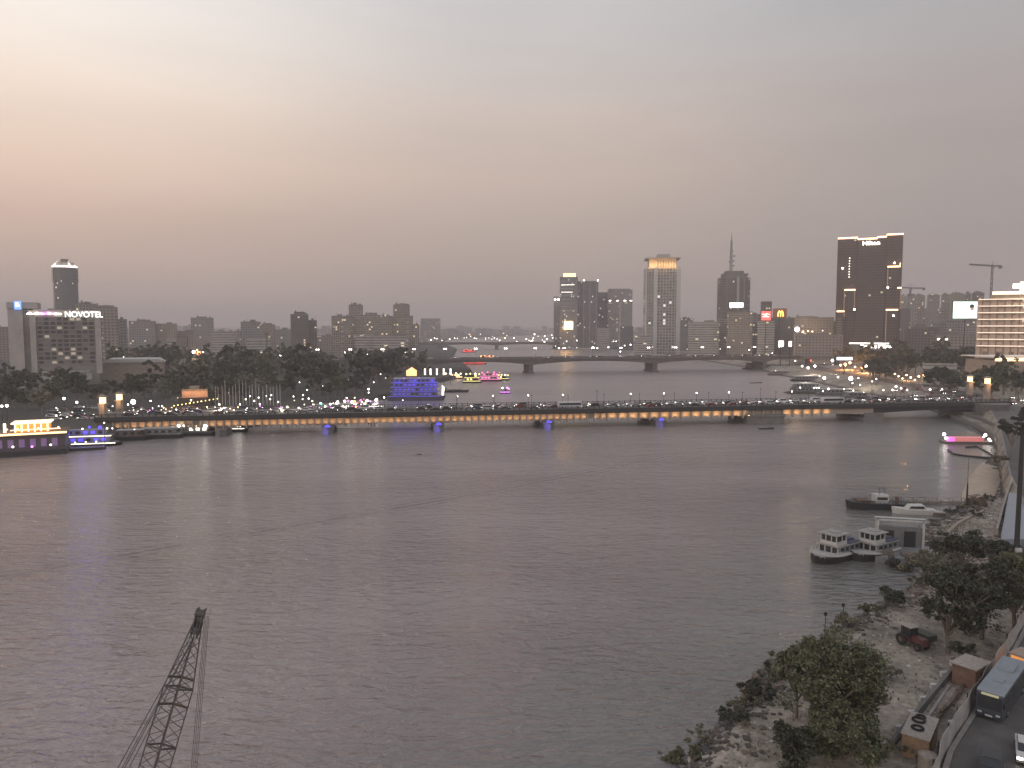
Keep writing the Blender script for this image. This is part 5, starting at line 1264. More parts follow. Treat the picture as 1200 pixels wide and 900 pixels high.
# lit boats and pontoons
def rail_row(m, x0, x1, y, z, h=1.0, step=2.0, mi=0):
    x = x0
    while x <= x1: m.cyl((x, y, z), (x, y, z + h), .05, n=4, mi=mi); x += step
    m.box(x0, x1, y - .04, y + .04, z + h - .06, z + h + .02, mi)
def party_boat(loc, rz, L, Wd, decks, label, strip, deckm, lampm, name='restaurant_boat', hullm=None, accents=(), glow=None, ge=0, canopy=True, hh=1.2, shr=.14):
    t = thing(name, label, 'boat', loc, rz)
    m = MB(); hull(m, L, Wd, hh, bow=.18); obj('hull', m, hullm or hullblk, t)
    z = hh + .25
    for k in range(decks):
        f = 1 - k * shr; x0, x1 = -L / 2 * f * .92, L / 2 * f * .82
        m = MB(); m.box(x0, x1, -Wd / 2 * .86 * f, Wd / 2 * .86 * f, z, z + .2); dk = obj('deck', m, deckm, t)
        m = MB(); m.box(x0 + 1.5, x1 - 2, -Wd / 2 * .66 * f, Wd / 2 * .66 * f, z + .21, z + 2.5); ca = obj('cabin', m, deckm, t)
        x = x0 + 3; q = MB()
        while x < x1 - 3:
            m = MB(); m.box(x, x + 1.5, -Wd / 2 * .66 * f - .05, -Wd / 2 * .66 * f - .002, z + .9, z + 2.0); obj('window', m, lampm if (int(x) % 3) else glass, ca); x += 2.6
        m = MB(); m.box(x0, x1, -Wd / 2 * .86 * f - .14, -Wd / 2 * .86 * f - .002, z + .0, z + .22); obj('glow_strip', m, strip, t)
        m = MB(); rail_row(m, x0, x1, -Wd / 2 * .86 * f, z + .2); obj('railing', m, steel, dk)
        z += 2.75
    if canopy:
        m = MB(); f = 1 - (decks - 1) * shr; m.box(-L / 2 * f * .85, L / 2 * f * .7, -Wd / 2 * .8 * f, Wd / 2 * .8 * f, z - .05, z + .12); obj('canopy', m, offwhite, t)
    for i, (fx, dz, m_, r) in enumerate(accents):
        r *= .68; m = MB(); m.ball((fx * L / 2, -Wd / 2 * .8, z + dz), r); m.cyl((fx * L / 2, -Wd / 2 * .8, z - 2.5), (fx * L / 2, -Wd / 2 * .8, z + dz), .05, n=4, mi=1); obj('deck_lamp', m, [m_, steel], t)
    if glow:
        for fx in (-.6, 0, .6):
            l = bpy.data.lights.new('boat_light', 'POINT'); l.energy = ge; l.color = glow; l.shadow_soft_size = .3
            o = bpy.data.objects.new('boat_light', l); C.objects.link(o); o.parent = t; o.location = (fx * L / 2, -Wd / 2 - 2.5, z - 2)
    return t
# purple ship moored beyond the bridge
p = gr(487, 470); party_boat((p.x, p.y + 5, 0), R(4), 36, 9, 4, 'large river ship washed in deep blue violet light', mat('ship_strip', (.1, .1, .5), .4, emit=(.10, .06, .8), es=.8), mat('violet_lit_paint', (.16, .16, .2), .6), mat('ship_window', (.1, .1, .4), .4, emit=(.12, .08, .8), es=.5), name='river_ship', hullm=mat('ship_hull', (.10, .10, .14), .5), glow=(.12, .08, 1), ge=700, hh=2.4, shr=.03,
    accents=[(-.4, .3, L_mag, .3), (-.2, .5, L_blue, .35), (.1, .4, L_mag, .3), (.3, .4, L_blue, .35)])
p = gr(518, 466); q = MB(); q.profile([(0, 0), (1.0, 0), (1.7, 5), (.2, 6.6)], -.5, .5)
t = thing('lit_bow_sail', 'bright white lit prow standing at the end of violet ship', 'boat ornament', (p.x, p.y - 1, 1.5)); obj('sail', q, L_soft, t); q = MB(); q.cyl((.4, 0, -1.5), (.4, 0, .5), .2); obj('post', q, steel, t)
p = gr(534, 460); t = thing('long_barge', 'long low dark barge lying alongside beyond the violet ship', 'barge', (p.x, p.y + 3, 0), R(8)); m = MB(); hull(m, 18, 4, 1.2, bow=.2); obj('hull', m, hullblk, t)
m = MB(); m.box(-6, 4, -1.2, 1.2, 1.2, 1.9); obj('cargo', m, wood, t)
m = MB(); m.box(-8, -6.4, -1.3, 1.3, 1.2, 3.4); obj('wheelhouse', m, grey, t)
# lit restaurant boat far left and terrace
def floating_restaurant():
    p = gr(38, 534); t = thing('floating_restaurant', 'two storey floating restaurant glowing gold under a white lit roof', 'restaurant boat', (p.x, p.y + 6, 0), R(25))
    m = MB(); m.box(-44, 8, -6, 8, -.5, 1.6); obj('pontoon', m, hullblk, t)
    m = MB(); m.box(-43, 7.5, -4.5, 7, 1.6, 7.6); lo = obj('lower_storey', m, mat('dim_wall', (.08, .07, .08), .7), t)
    for i in range(9):
        m = MB(); x = -23 + i * 3.3; m.box(x, x + 1.7, -4.62, -4.51, 3.0, 5.8); obj('window', m, mat('violet_window', (.3, .2, .4), .4, emit=(.45, .25, .9), es=.04) if i == 0 else MATS['violet_window'] if i < 12 else glass, lo)
    m = MB(); m.box(-44, 8, -6, 8, 7.6, 8.0); obj('terrace', m, wood, t)
    m = MB(); m.box(-44, 8.2, -6.3, -6.01, 7.5, 8.1); obj('glow_strip', m, mat('gold_strip', (.8, .6, .4), .4, emit=(1, .64, .30), es=2.0, sample=True), t)
    m = MB(); m.box(-8, 2.4, -2, 4.5, 8.01, 11.0); pv = obj('pavilion', m, mat('orange_wall', (.5, .2, .06), .6, emit=(1, .28, .04), es=.7), t)
    for i in range(6):
        m = MB(); m.box(-7.9 + i * 1.95, -7.6 + i * 1.95, -2.25, -2.01, 8.1, 10.9); obj('column', m, L_soft, pv)
    m = MB(); m.box(-8.8, 3.2, -3.0, 5.0, 11.02, 11.5); obj('roof', m, mat('lit_roof', (.9, .8, .7), .5, emit=(1, .72, .45), es=1.1), pv)
    m = MB(); m.box(-9, 6, -3.3, -3.02, 8.8, 9.1); obj('glow_strip', m, MATS['gold_strip'], t)
    for i in range(16):
        m = MB(); x = -40 + i * 3.05; m.cyl((x, -5.8, 8), (x, -5.8, 9.6), .05, n=4, mi=1); m.ball((x, -5.8, 9.7), .26); obj('terrace_lamp', m, [L_soft if i % 2 else L_gold, steel], t)
    for i in range(7):
        m = MB(); x = -30 + i * 3.1; m.box(x, x + .8, -1, -.9, 8.1, 11.2); obj('curtain', m, L_soft, t)
    for i in range(8):
        m = MB(); x = -36 + i * 5.6; m.ball((x, -6.4, 3.3 + (i % 2) * .3), .38); m.cyl((x, -6, 1.6), (x, -6.2, 3.2), .05, n=4, mi=1); obj('quay_lamp', m, [L_soft if i % 3 else L_mag, steel], t)
    for x in (-25, -8, 4):
        l = bpy.data.lights.new('terrace_light', 'POINT'); l.energy = 900; l.color = (1, .5, .2); l.shadow_soft_size = .3
        o = bpy.data.objects.new('terrace_light', l); C.objects.link(o); o.parent = t; o.location = (x, -5, 10.6)
floating_restaurant()
p = gr(98, 524); party_boat((p.x, p.y + 3.5, 0), R(14), 24, 6.5, 2, 'three tiered cruise boat edged with bright white strips and blue lamps', mat('white_strip', (.9, .8, .7), .4, emit=(1, .85, .62), es=3.2, sample=True), grey, L_blue, glow=(.2, .15, 1), ge=200,
    accents=[(-.8, .5, L_blue, .9), (-.55, .3, L_blue, .7), (-.1, .3, L_white, .35), (.1, .8, L_blue, .7), (.4, .6, L_blue, 1.0), (.6, .2, L_white, .4), (.75, .1, L_white, .3)], hh=.8, canopy=False)
p = gr(78, 530); t = thing('mooring_pontoon', 'dark mooring pontoon with small lamps beside the floating restaurant', 'pontoon', (p.x + 2, p.y + 5, 0), R(20)); m = MB(); m.box(-9, 8, -2, 3, -.4, .9); obj('hull', m, hullblk, t)
for i in range(5):
    m = MB(); m.cyl((-8 + i * 3.4, -1.6, .9), (-8 + i * 3.4, -1.6, 2.9), .05, n=4, mi=1); m.ball((-8 + i * 3.4, -1.6, 3), .3); obj('lamp', m, [L_soft, steel], t)
# boats under bridge
p = gr(222, 512); party_boat((p.x, p.y + 4, 0), R(6), 20, 6, 1, 'dark ferry boat with two white lit awnings under the bridge', steel, grey, L_soft, name='ferry_boat', accents=[(-.5, .2, L_white, .8), (.55, .0, L_white, 1.0), (-.3, .2, L_white, .5)])
p = gr(190, 515); party_boat((p.x - 2, p.y + 4, 0), R(10), 17, 6, 1, 'dark unlit ferry boat moored nearest the bridge end', steel, grey, glass, name='ferry_boat')
p = gr(160, 517); party_boat((p.x - 3, p.y + 3, 0), R(12), 13, 5, 1, 'short dark ferry boat tied behind the unlit one', steel, wood, glass, name='ferry_boat', accents=[(.2, .3, L_soft, .35)])
p = gr(270, 507); party_boat((p.x, p.y + 3, 0), R(5), 13, 5, 1, 'small tour boat with white and teal lamps below bridge', L_soft, offwhite, L_white, name='tour_boat', accents=[(-.3, .4, L_white, 1.0), (.4, .4, L_cyan, 1.1), (.1, .2, L_white, .7)])
p = gr(322, 500); party_boat((p.x, p.y + 32, 0), R(8), 26, 6, 1, 'long pale tour boat seen through the bridge arches', L_soft, white, mat('pinkish_light', (.8, .6, .6), .5, emit=(1, .7, .75), es=.8), name='tour_boat', accents=[(-.85, 0, L_white, .9), (.1, .2, L_pink, .4), (.8, .0, L_mag, .5)], hullm=offwhite)
# marquee boats beyond the bridge
for px, py, L, r_, st, ac, lab in [
    (384, 484, 16, 4, L_cyan, [(-.5, .5, L_cyan, 1.0), (.1, .3, L_white, .7), (.5, .6, L_white, .6)], 'moored boat with teal lights just over the bridge'),
    (401, 483, 15, 6, L_white, [(-.4, 1, L_white, 1.0), (.1, 1.4, L_white, .9), (.6, 1, L_white, .9)], 'moored boat with a row of white flares over the bridge'),
    (418, 480, 17, 5, L_pink, [(-.6, .4, L_pink, .9), (-.2, .2, L_orange, .8), (.2, .6, L_pink, 1.0), (.6, .5, L_white, 1.0), (.8, .1, L_mag, .8)], 'moored boat dressed in pink and orange lights'),
    (372, 487, 15, 8, L_mag, [(-.5, .2, L_mag, .6), (.4, .2, L_white, .7)], 'moored boat with magenta strip close behind the bridge'),
    (440, 480, 9, 5, L_white, [(.0, 1.0, L_white, 1.1)], 'little moored boat with one white flare')]:
    p = gr(px, py); party_boat((p.x, p.y + 4, 0), R(r_), L, 5, 1, lab, st, offwhite, L_soft, name='moored_boat', accents=ac)
# boats near the far bridge
for px, py, Lb, col, lab, nd in [
    (556, 427, 30, L_red, 'distant restaurant boat outlined in red lights near the highway bridge', 2), (570, 421, 26, L_orange, 'distant restaurant boat with orange roof line beyond the highway bridge', 1),
    (549, 413, 26, L_red, 'distant boat topped with red lights farthest upriver', 1), (574, 447, 22, L_pink, 'distant boat glowing pink before highway bridge', 2),
    (589, 446, 12, L_yel, 'distant small boat with yellow lamps next to pink one', 1), (553, 449, 16, L_yel, 'distant dark boat hung with yellow lamps by bank', 2), (530, 444, 20, L_warm, 'distant boat with warm white pillars by the bank', 1)]:
    p = gr(px, py); party_boat((p.x, p.y + 4, 0), R(6), Lb, 7, nd, lab, col, steel if col != L_pink else offwhite, col, name='moored_boat', accents=[(-.6, .3, col, 1.0), (-.2, .6, col, .9), (.3, .4, L_white if col is L_yel else col, 1.0), (.7, .2, col, .8)])
for i, x in enumerate([498, 504.5, 512, 520, 528]):
    p = at(x, 435.5, 560); q = MB(); q.box(-.5, .5, -.5, .5, -2.4, 2.2); q.cyl((0, 0, -p.z + 1), (0, 0, -2.4), .15, n=5, mi=1)
    tag(obj('light_pillar', q, [L_soft, steel], None, p), 'upright warm white light pillar in the row above violet ship', 'light pillar', 'light pillars above violet ship')
p = gr(485, 441); p = at(482, 435.5, 540); q = MB(); q.prism([(-3.5, -1), (3.5, -1), (3.5, 3), (-3.5, 3)], -3, .5); q.profile([(-3.8, .5), (3.8, .5), (0, 3)], -1.5, 3.5)
t = thing('lit_kiosk', 'small peaked kiosk glowing orange above the violet ship', 'kiosk', (p.x, p.y, p.z)); obj('body', q, mat('kiosk_glow', (.8, .5, .3), .5, emit=(1, .5, .2), es=1.6), t)
q = MB(); q.box(-3.4, 3.4, -.5, 2.5, -p.z + 3, -3); obj('base', q, dstone, t)
p = gr(592, 461); party_boat((p.x, p.y, 0), R(5), 8, 3, 1, 'small motor launch lit violet alone in mid river', L_mag, offwhite, L_mag, name='motor_launch', accents=[(-.5, .2, L_white, .7), (.3, .3, L_mag, .9), (.6, -.3, L_mag, .8)], hh=.6)
# restaurant boats by the quay beyond the bridge
for px, py, Lb, nd, hm, lab, ac in [
    (948, 462, 26, 2, dstone, 'dark two deck restaurant boat with lit white pillars by quay', [(.3, -2.6, L_white, .5), (.42, -2.6, L_white, .5), (.54, -2.6, L_white, .5), (-.4, -2.6, L_white, .5)]),
    (985, 464, 28, 1, grey, 'grey roofed pontoon restaurant closest behind the bridge', [(-.5, .3, L_white, .8), (.2, .3, L_soft, .7)]),
    (950, 447, 30, 1, hullblk, 'flat roofed boat restaurant with a pale awning line', [(.5, .4, L_white, .6)]),
    (918, 440, 26, 1, dstone, 'long flat pontoon moored under highway bridge end', [(-.5, .2, L_soft, .6)]),
    (886, 433, 26, 2, hullblk, 'dark boat with two white ring lamps below highway bridge', [(-.1, -2.4, L_white, .9), (.35, -2.2, L_white, 1.2)]),
    (1008, 468, 18, 1, wood, 'small brown pontoon wedged between quay and bridge', [(.3, .2, L_soft, .5)])]:
    p = gr(px, py); party_boat((p.x, p.y + 4, 0), R(-6), Lb, 8, nd, lab, steel if nd == 2 else dstone, grey, glass, name='moored_restaurant', hullm=hm, accents=ac)
for px, py, w0, lab in [(886, 449, 13, 'thin dark rowing skiff in open water past bridge'), (925, 460, 10, 'thin dark skiff near the two deck restaurant boat'), (898, 503, 9, 'low dark skiff on water before the wide bridge pier')]:
    p = gr(px, py); t = thing('skiff', lab, 'boat', (p.x, p.y, 0), R(5)); m = MB(); hull(m, w0 * .8, 1.6, .45, bow=.5); obj('hull', m, hullblk, t)
    m = MB(); m.box(-.8, -.5, -.7, .7, .46, .56); obj('thwart', m, wood, t)
# floating debris mid river
p = gr(491, 533); t = thing('floating_log', 'small dark floating object alone on open water', 'debris', (p.x, p.y, 0)); m = MB(); m.cyl((-1, 0, 0), (.9, .2, .15), .22, .16, 7); obj('log', m, hullblk, t); m = MB(); m.cyl((.2, .1, .1), (.5, .3, .6), .07, .04, 5); obj('branch', m, hullblk, t)
# pink lit pontoon by near quay
p = gr(1135, 520); t = thing('landing_stage', 'landing stage lit pink and white near the quay steps', 'landing stage', (p.x, p.y + 1.5, 0), R(-4))
m = MB(); m.box(-9, 9, -2.5, 2.5, -.3, .8); obj('pontoon', m, wood, t)
m = MB(); m.box(-5, 6, -1.2, 1.4, .81, 2.4); obj('stall', m, mat('pink_panel', (.6, .25, .25), .5, emit=(1, .25, .25), es=.3), t)
m = MB(); m.box(-7.2, -5.05, -1.6, 1.4, .81, 2.3); obj('counter', m, mat('magenta_panel', (.5, .2, .5), .5, emit=(.9, .15, .75), es=.8), t)
for x, z, r in ((-8.4, 3.4, .6), (-7.8, 1.9, .45), (7.0, 3.2, .55), (8.4, 1.6, .45), (9.0, 1.0, .35), (6.4, 2.4, .3)):
    m = MB(); m.ball((x, 0, z), r); m.cyl((x, 0, .8), (x, 0, z), .06, n=4, mi=1); obj('flare_lamp', m, [L_white, steel], t)
# curved mooring boom and walkway
def pipe_curve(pts, r, m_, name, label, cat, z=.25):
    t = MB(); w3 = [gr(a, b, z) for a, b in pts]; o0 = w3[0].copy(); o0.z = 0
    t.tube([tuple(q - o0) for q in w3], r, 6); return tag(obj(name, t, m_, None, o0), label, cat)
pipe_curve([(1111, 527), (1118, 532), (1130, 534), (1150, 536), (1163, 537), (1172, 543), (1182, 552), (1187, 558)], .35, hullblk, 'floating_boom', 'dark floating boom curving round the pink landing stage', 'boom')
pipe_curve([(1132, 524), (1145, 523), (1156, 529), (1166, 535)], .3, hullblk, 'gangway', 'short dark gangway behind the pink landing stage', 'gangway')
for i, (px, py) in enumerate([(1169, 546), (1173, 551)]):
    p = gr(px, py); t = thing('punt', ['dark green punt by the sand shoal, upper one', 'dark green punt by the sand shoal, lower one'][i], 'boat', (p.x, p.y, 0), R(-8)); m = MB(); hull(m, 5.2, 1.6, .6, bow=.4); obj('hull', m, mat('green_paint', (.07, .09, .07), .6) if i == 0 else MATS['green_paint'], t)
    m = MB(); m.box(-1, -.7, -.7, .7, .61, .7); obj('thwart', m, wood, t)

# ------------------------------------------------------------------ crane in the near left
def crane():
    tip = at(235, 719, 62); low = at(181, 900, 57.5); d = (low - tip); base = tip + d * ((tip.z - 3.2) / (tip.z - low.z))
    t = thing('crawler_crane', 'dark lattice boom crane rising from the lower edge over water', 'crane', (base.x, base.y, .0))
    o = Vector((base.x, base.y, 0))
    b0 = base - o; b1 = tip - o; q = (b1 - b0).normalized(); side = Vector((1, .25, 0)); side = (side - q * side.dot(q)).normalized(); up = q.cross(side).normalized()
    Lb = (b1 - b0).length; steelb = mat('crane_steel', (.085, .075, .07), .6, .2)
    def wv(u): return .22 + .95 * min(1, (1 - u) * 3.2) if u > .69 else 1.17
    def cn(u, i):
        a = [(1.38, .25), (-.25, 1.38), (-1.38, -.25), (.25, -1.38)][i]; w_ = wv(u) * .70
        return b0 + q * (Lb * u) + side * a[0] * w_ + up * a[1] * w_
    m = MB()
    us = [i / 26 for i in range(26)] + [.985]
    for i in range(4):
        for a, b in zip(us, us[1:]): m.cyl(cn(a, i), cn(b, i), .058, n=6)
    for k, (a, b) in enumerate(zip(us, us[1:])):
        for i in range(4):
            j = (i + 1) % 4
            m.cyl(cn(a, i if k % 2 else j), cn(b, j if k % 2 else i), .032, n=5)
            if k % 6 == 0: m.cyl(cn(a, i), cn(a, j), .08, n=5)
    obj('boom', m, steelb, t)
    for u in (.62, .73):
        m = MB(); c = b0 + q * (Lb * u); 
        for i in (0, 1): m.cyl(cn(u, i), cn(u, (i + 1) % 4), .1, n=5)
        obj('boom_joint', m, mat('joint_rust', (.09, .06, .04), .8) if 'joint_rust' not in MATS else MATS['joint_rust'], t)
    m = MB(); 
    for s in (-1, 1):
        m.add([b1 + side * .28 * s - q * 2.0 + up * .25, b1 + side * .28 * s - q * 2.0 - up * .3, b1 + side * .34 * s - up * .55 + q * .4, b1 + side * .34 * s + up * .35 + q * .5,
               b1 + side * .2 * s - q * 2.0 + up * .25, b1 + side * .2 * s - q * 2.0 - up * .3, b1 + side * .24 * s - up * .55 + q * .4, b1 + side * .24 * s + up * .35 + q * .5],
              [(0, 1, 2, 3), (7, 6, 5, 4), (0, 3, 7, 4), (1, 5, 6, 2), (2, 6, 7, 3), (0, 4, 5, 1)])
    m.cyl(b1 - side * .38 - up * .2, b1 + side * .38 - up * .2, .33, n=12); m.cyl(b1 - side * .38 + up * .3 - q * .9, b1 + side * .38 + up * .3 - q * .9, .26, n=12); obj('boom_head', m, steelb, t)
    rope = mat('rope', (.06, .055, .052), .7)
    gx = at(138, 900, 53) - o; gx2 = at(146, 900, 52) - o
    for k, g in enumerate((gx, gx2)):
        e = b1 - q * (1.0 + 1.2 * k); dd = (g - e); m = MB(); m.cyl(e, e + dd * 1.45, .035, n=4); m.cyl(e + Vector((.25, 0, 0)), e + dd * 1.45 + Vector((.35, 0, 0)), .03, n=4); obj('pendant_line', m, rope, t)
    for k in range(4):
        e = b1 + Vector((.35 + .12 * k, 0, -.2)); g = at(224 + 2.2 * k, 900, 60.5) - o; m = MB(); m.cyl(e, e + (g - e) * 1.5, .022, n=4); obj('hoist_rope', m, rope, t)
    e = b1 + Vector((.5, 0, -.2)); g = at(227, 900, 60.5) - o; hk = e + (g - e) * 1.5; m = MB(); m.box(hk.x - .5, hk.x + .5, hk.y - .3, hk.y + .3, hk.z - 1.2, hk.z); obj('hook_block', m, rust, t)
    m = MB(); m.box(-2, 2, -6.5, 1.2, 1.9, 3.9); obj('machinery_house', m, rust, t)
    m = MB(); m.box(1.2, 2.6, -.6, 1.6, 2.0, 4.0); obj('cab', m, glass, t)
    for s in (-1, 1):
        m = MB(); m.box(-2.4 if s < 0 else 1.5, -1.5 if s < 0 else 2.4, -5.5, 2.2, .95, 1.85); obj('track', m, rubber, t)
    m = MB(); m.cyl((-.8, -5, 3.9), (gx * 1.0).lerp(gx, 1) * .2 + Vector((-.8, -4, 5.5)), .1, n=5); obj('gantry', m, steelb, t)
    bt = thing('crane_barge', 'flat steel barge carrying the lattice crane, below the frame', 'barge', (o.x, o.y - 2, 0)); m = MB(); m.box(-8, 8, -14, 8, -.6, .92); obj('hull', m, hullblk, bt)
crane()

# ------------------------------------------------------------------ near right bank
def Gt(px, py):          # pixel -> point on the near terrain
    z = 2.0
    for _ in range(12): p = gr(px, py, z); z = .5 * z + .5 * rheight(p.x, p.y)
    return gr(px, py, z)
# big trees
def near_tree(seed, loc, Rr, H, z0, ncl, nl, ls, m_, label, r=.45, nb=9, name='riverside_tree', flat=1):
    cm, tg = crown_mesh(seed, Rr, H, ncl, nl, ls, m_, z0, flat)
    tm = trunk_mesh(seed + 1, z0 + H * .6, r, tg, nb, .3)
    return put_tree((tm, cm), loc[0], loc[1], loc[2], 0, 1, label, name=name)
P = lambda px, Y, z=None: ((px - 600) / F * Y, Y, rheight((px - 600) / F * Y, Y) if z is None else z)
near_tree(31, P(988, 76), 6.9, 12.2, -.6, 210, 140, .18, leaf_g, 'large leafy tree at the water edge, biggest crown in the scene', .42, 16)
near_tree(33, P(946, 80), 3.6, 7.0, 2.4, 60, 110, .19, leaf_g, 'smaller leafy tree leaning toward water from the biggest crown', .22, 8)
near_tree(67, P(1002, 70), 4.6, 7.0, -.2, 110, 130, .18, leaf_g, 'lower leafy tree at bottom edge under the biggest crown', .2, 8)
near_tree(69, P(955, 70), 3.6, 4.6, -.3, 70, 120, .16, leaf_d, 'dark bush at the bottom edge beneath the biggest crown', .15, 7, name='bush')
near_tree(35, P(1128, 97), 5.0, 12, .6, 120, 100, .22, leaf_d, 'dark ragged tree behind the barrier nearest the tractor', .35, 12)
near_tree(37, P(1166, 101), 5.4, 13, .4, 130, 100, .22, leaf_d, 'dark ragged tree between the tractor side tree and road tree', .35, 12)
near_tree(39, P(1206, 104), 5.6, 12, .6, 120, 100, .22, leaf_g, 'dark tree beside the road above blue roofed bus', .35, 10)
near_tree(41, P(1093, 124), 4.4, 5.5, .6, 80, 90, .2, leaf_b, 'thin reddish brown tree on the debris slope by pontoon', .22, 10)
near_tree(43, P(1140, 128), 5.4, 7.5, .6, 90, 90, .22, leaf_d, 'low dark tree uphill of the moored pontoon', .25, 9)
near_tree(45, P(1183, 127), 4.6, 6.5, .6, 80, 90, .22, leaf_d, 'low tree at the foot of tall dark mast', .25, 9)
near_tree(47, P(1190, 232, 5), 4.2, 9, 4.5, 50, 60, .4, leaf_d, 'slender dark tree standing on the quay near sand shoal', .3, 9)
near_tree(49, P(1206, 262, 5), 4.0, 9, 4.5, 50, 60, .4, leaf_d, 'slender dark tree on quay behind its twin', .3, 9)
near_tree(51, P(1178, 215, 3), 2.8, 4.5, 1.2, 30, 60, .35, leaf_b, 'round bush below the slender quay trees', .2, 6)
near_tree(53, P(1064, 138), 3.2, 3.6, .2, 45, 80, .2, leaf_d, 'dark bush overhanging the grey work pontoon', .2, 8)
near_tree(55, P(800, 75.5), 2.4, 1.9, .1, 36, 120, .16, leaf_g, 'round green bush at the bottom edge of water', .12, 6, name='bush')
near_tree(57, P(880, 84), 2.2, 2.2, .1, 26, 90, .15, leaf_b, 'low brown scrub on the dark bank point', .1, 6, name='bush')
near_tree(71, P(1148, 92), 2.6, 3.4, .1, 26, 80, .17, leaf_d, 'dark undergrowth shrub at the foot of ragged trees', .1, 6, name='bush')
near_tree(73, P(868, 79), 2.2, 1.5, .0, 26, 80, .15, leaf_d, 'dark flat scrub on the muddy point near the bottom', .1, 6, name='bush')
near_tree(75, P(895, 86), 2.6, 2.2, .0, 28, 80, .15, leaf_d, 'dark scrub between the muddy point and biggest crown', .1, 6, name='bush')
near_tree(58, P(905, 90), 1.3, 2.6, .6, 12, 60, .15, leaf_d, 'small wispy sapling over the water beside biggest crown', .06, 5, name='bush')
near_tree(59, P(1050, 113), 3.0, 2.4, .1, 34, 80, .18, leaf_d, 'dark low scrub along shore above the tractor', .15, 7, name='bush')
near_tree(61, P(1010, 106), 2.6, 1.8, .1, 30, 80, .18, leaf_b, 'dry brown scrub by the rubble point', .12, 6, name='bush')
near_tree(63, P(1050, 88), 2.6, 2.2, .1, 26, 80, .17, leaf_b, 'dusty pale bush on the dirt beside biggest crown', .1, 6, name='bush')
for i, (px, Y, h_) in enumerate([(977, 109, 2.6), (998, 110, 3.6)]):
    x, y, z = P(px, Y); m = MB(); m.cyl((0, 0, -.5), (.1, 0, h_), .07, .05, 5); m.box(-.2, .25, -.06, .06, h_ - .5, h_)
    tag(obj('marker_post', m, steel, None, (x, y, max(z, 0))), ['short thin marker post on the water edge scrub', 'taller thin marker post on the rubble point'][i], 'post')
rs_ = random.Random(8); sc_m = []
for i in range(4):
    cm, tg = crown_mesh(300 + i, 1.0 + .25 * i, 1.1 + .2 * i, 16, 60, .12, [leaf_b, leaf_g, leaf_d, leaf_b][i], -.1); sc_m.append((trunk_mesh(310 + i, .8, .05, tg, 5), cm))
k_ = 0
while k_ < 46:
    y = rs_.uniform(64, 185); x = rs(y) + rs_.choice((rs_.uniform(.5, 6), rs_.uniform(1, max(2, rd(y) - rs(y) - 3))))
    if x > rd(y) - 2.5: continue
    if 92 < y < 108 and rs(y) + 9 < x < rs(y) + 17: continue
    put_tree(sc_m[rs_.randrange(4)], x, y, rheight(x, y), rs_.uniform(0, 6), rs_.uniform(.7, 1.5), 'low scrub plant dotted over the dirt of the near bank', 'low scrub plants on near bank', cat='shrub', name='scrub_bush'); k_ += 1
# rubble and weeds: one mass each
def scatter_rocks(name, n, region, smin, smax, mats, label, cat='rubble'):
    rnd = random.Random(len(name) + n); mb_ = MB()
    for i in range(n):
        y, x = region(rnd); z = rheight(x, y); s = rnd.uniform(smin, smax) * (1 + 1.5 * (rnd.random() < .05))
        vs = []
        for a in (-1, 1):
            for b in (-1, 1):
                for c in (-1, 1): vs.append((x + a * s * rnd.uniform(.4, 1), y + b * s * rnd.uniform(.4, 1), z + c * s * rnd.uniform(.3, .7)))
        mb_.add(vs, [(0, 1, 3, 2), (4, 6, 7, 5), (0, 4, 5, 1), (2, 3, 7, 6), (0, 2, 6, 4), (1, 5, 7, 3)], rnd.randrange(len(mats)))
    return tag(obj(name, mb_, mats), label, cat, kind='stuff')
def shore_reg(rnd):
    y = rnd.uniform(62, 200); return y, rs(y) + abs(rnd.gauss(0, 1)) * 3.2 + .1
def plateau(rnd):
    y = rnd.uniform(62, 230); a = rs(y); b = rd(y) - 2; return y, rnd.uniform(a + 1, b)
stonep = mat('pale_stone', (.36, .32, .28), .95, noise_s=3)
drs = mat('wet_stone', (.07, .062, .055), .8, noise_s=2)
scatter_rocks('shore_rubble', 2600, shore_reg, .12, .45, [drs, drs, drs, dstone, wood], 'broken stones and debris lying along the near shoreline')
scatter_rocks('ground_debris', 2600, plateau, .06, .24, [stonep, tan, dstone, offwhite], 'pale stones and litter scattered over the dirt ground', 'debris')
def debris_hot(rnd):
    y = rnd.uniform(112, 152); return y, rs(y) + rnd.uniform(2, 18)
scatter_rocks('demolition_rubble', 1300, debris_hot, .12, .42, [tan, rust, dstone, wood, wood, rust, drs, dstone, stonep], 'reddish and white demolition rubble heaped above the moored boats')
mb_ = MB(); rnd = random.Random(77)
for i in range(9000):
    y = rnd.uniform(62, 235); x = rs(y) + rnd.uniform(.3, 1) * rnd.random() * (rd(y) - rs(y) - 3)
    if noise.noise(Vector((x * .12, y * .12, 5))) < .05: continue
    z = rheight(x, y); a = rnd.random() * 6.28; s = rnd.uniform(.12, .34); dx, dy = math.cos(a) * s * .5, math.sin(a) * s * .5
    mb_.add([(x - dx, y - dy, z), (x + dx, y + dy, z), (x + dx * .3 + rnd.uniform(-.1, .1), y + dy * .3, z + s * 1.3)], [(0, 1, 2)])
tag(obj('weeds', mb_, leaf_b), 'dry weeds growing in patches over the dirt bank', 'weeds', kind='stuff')

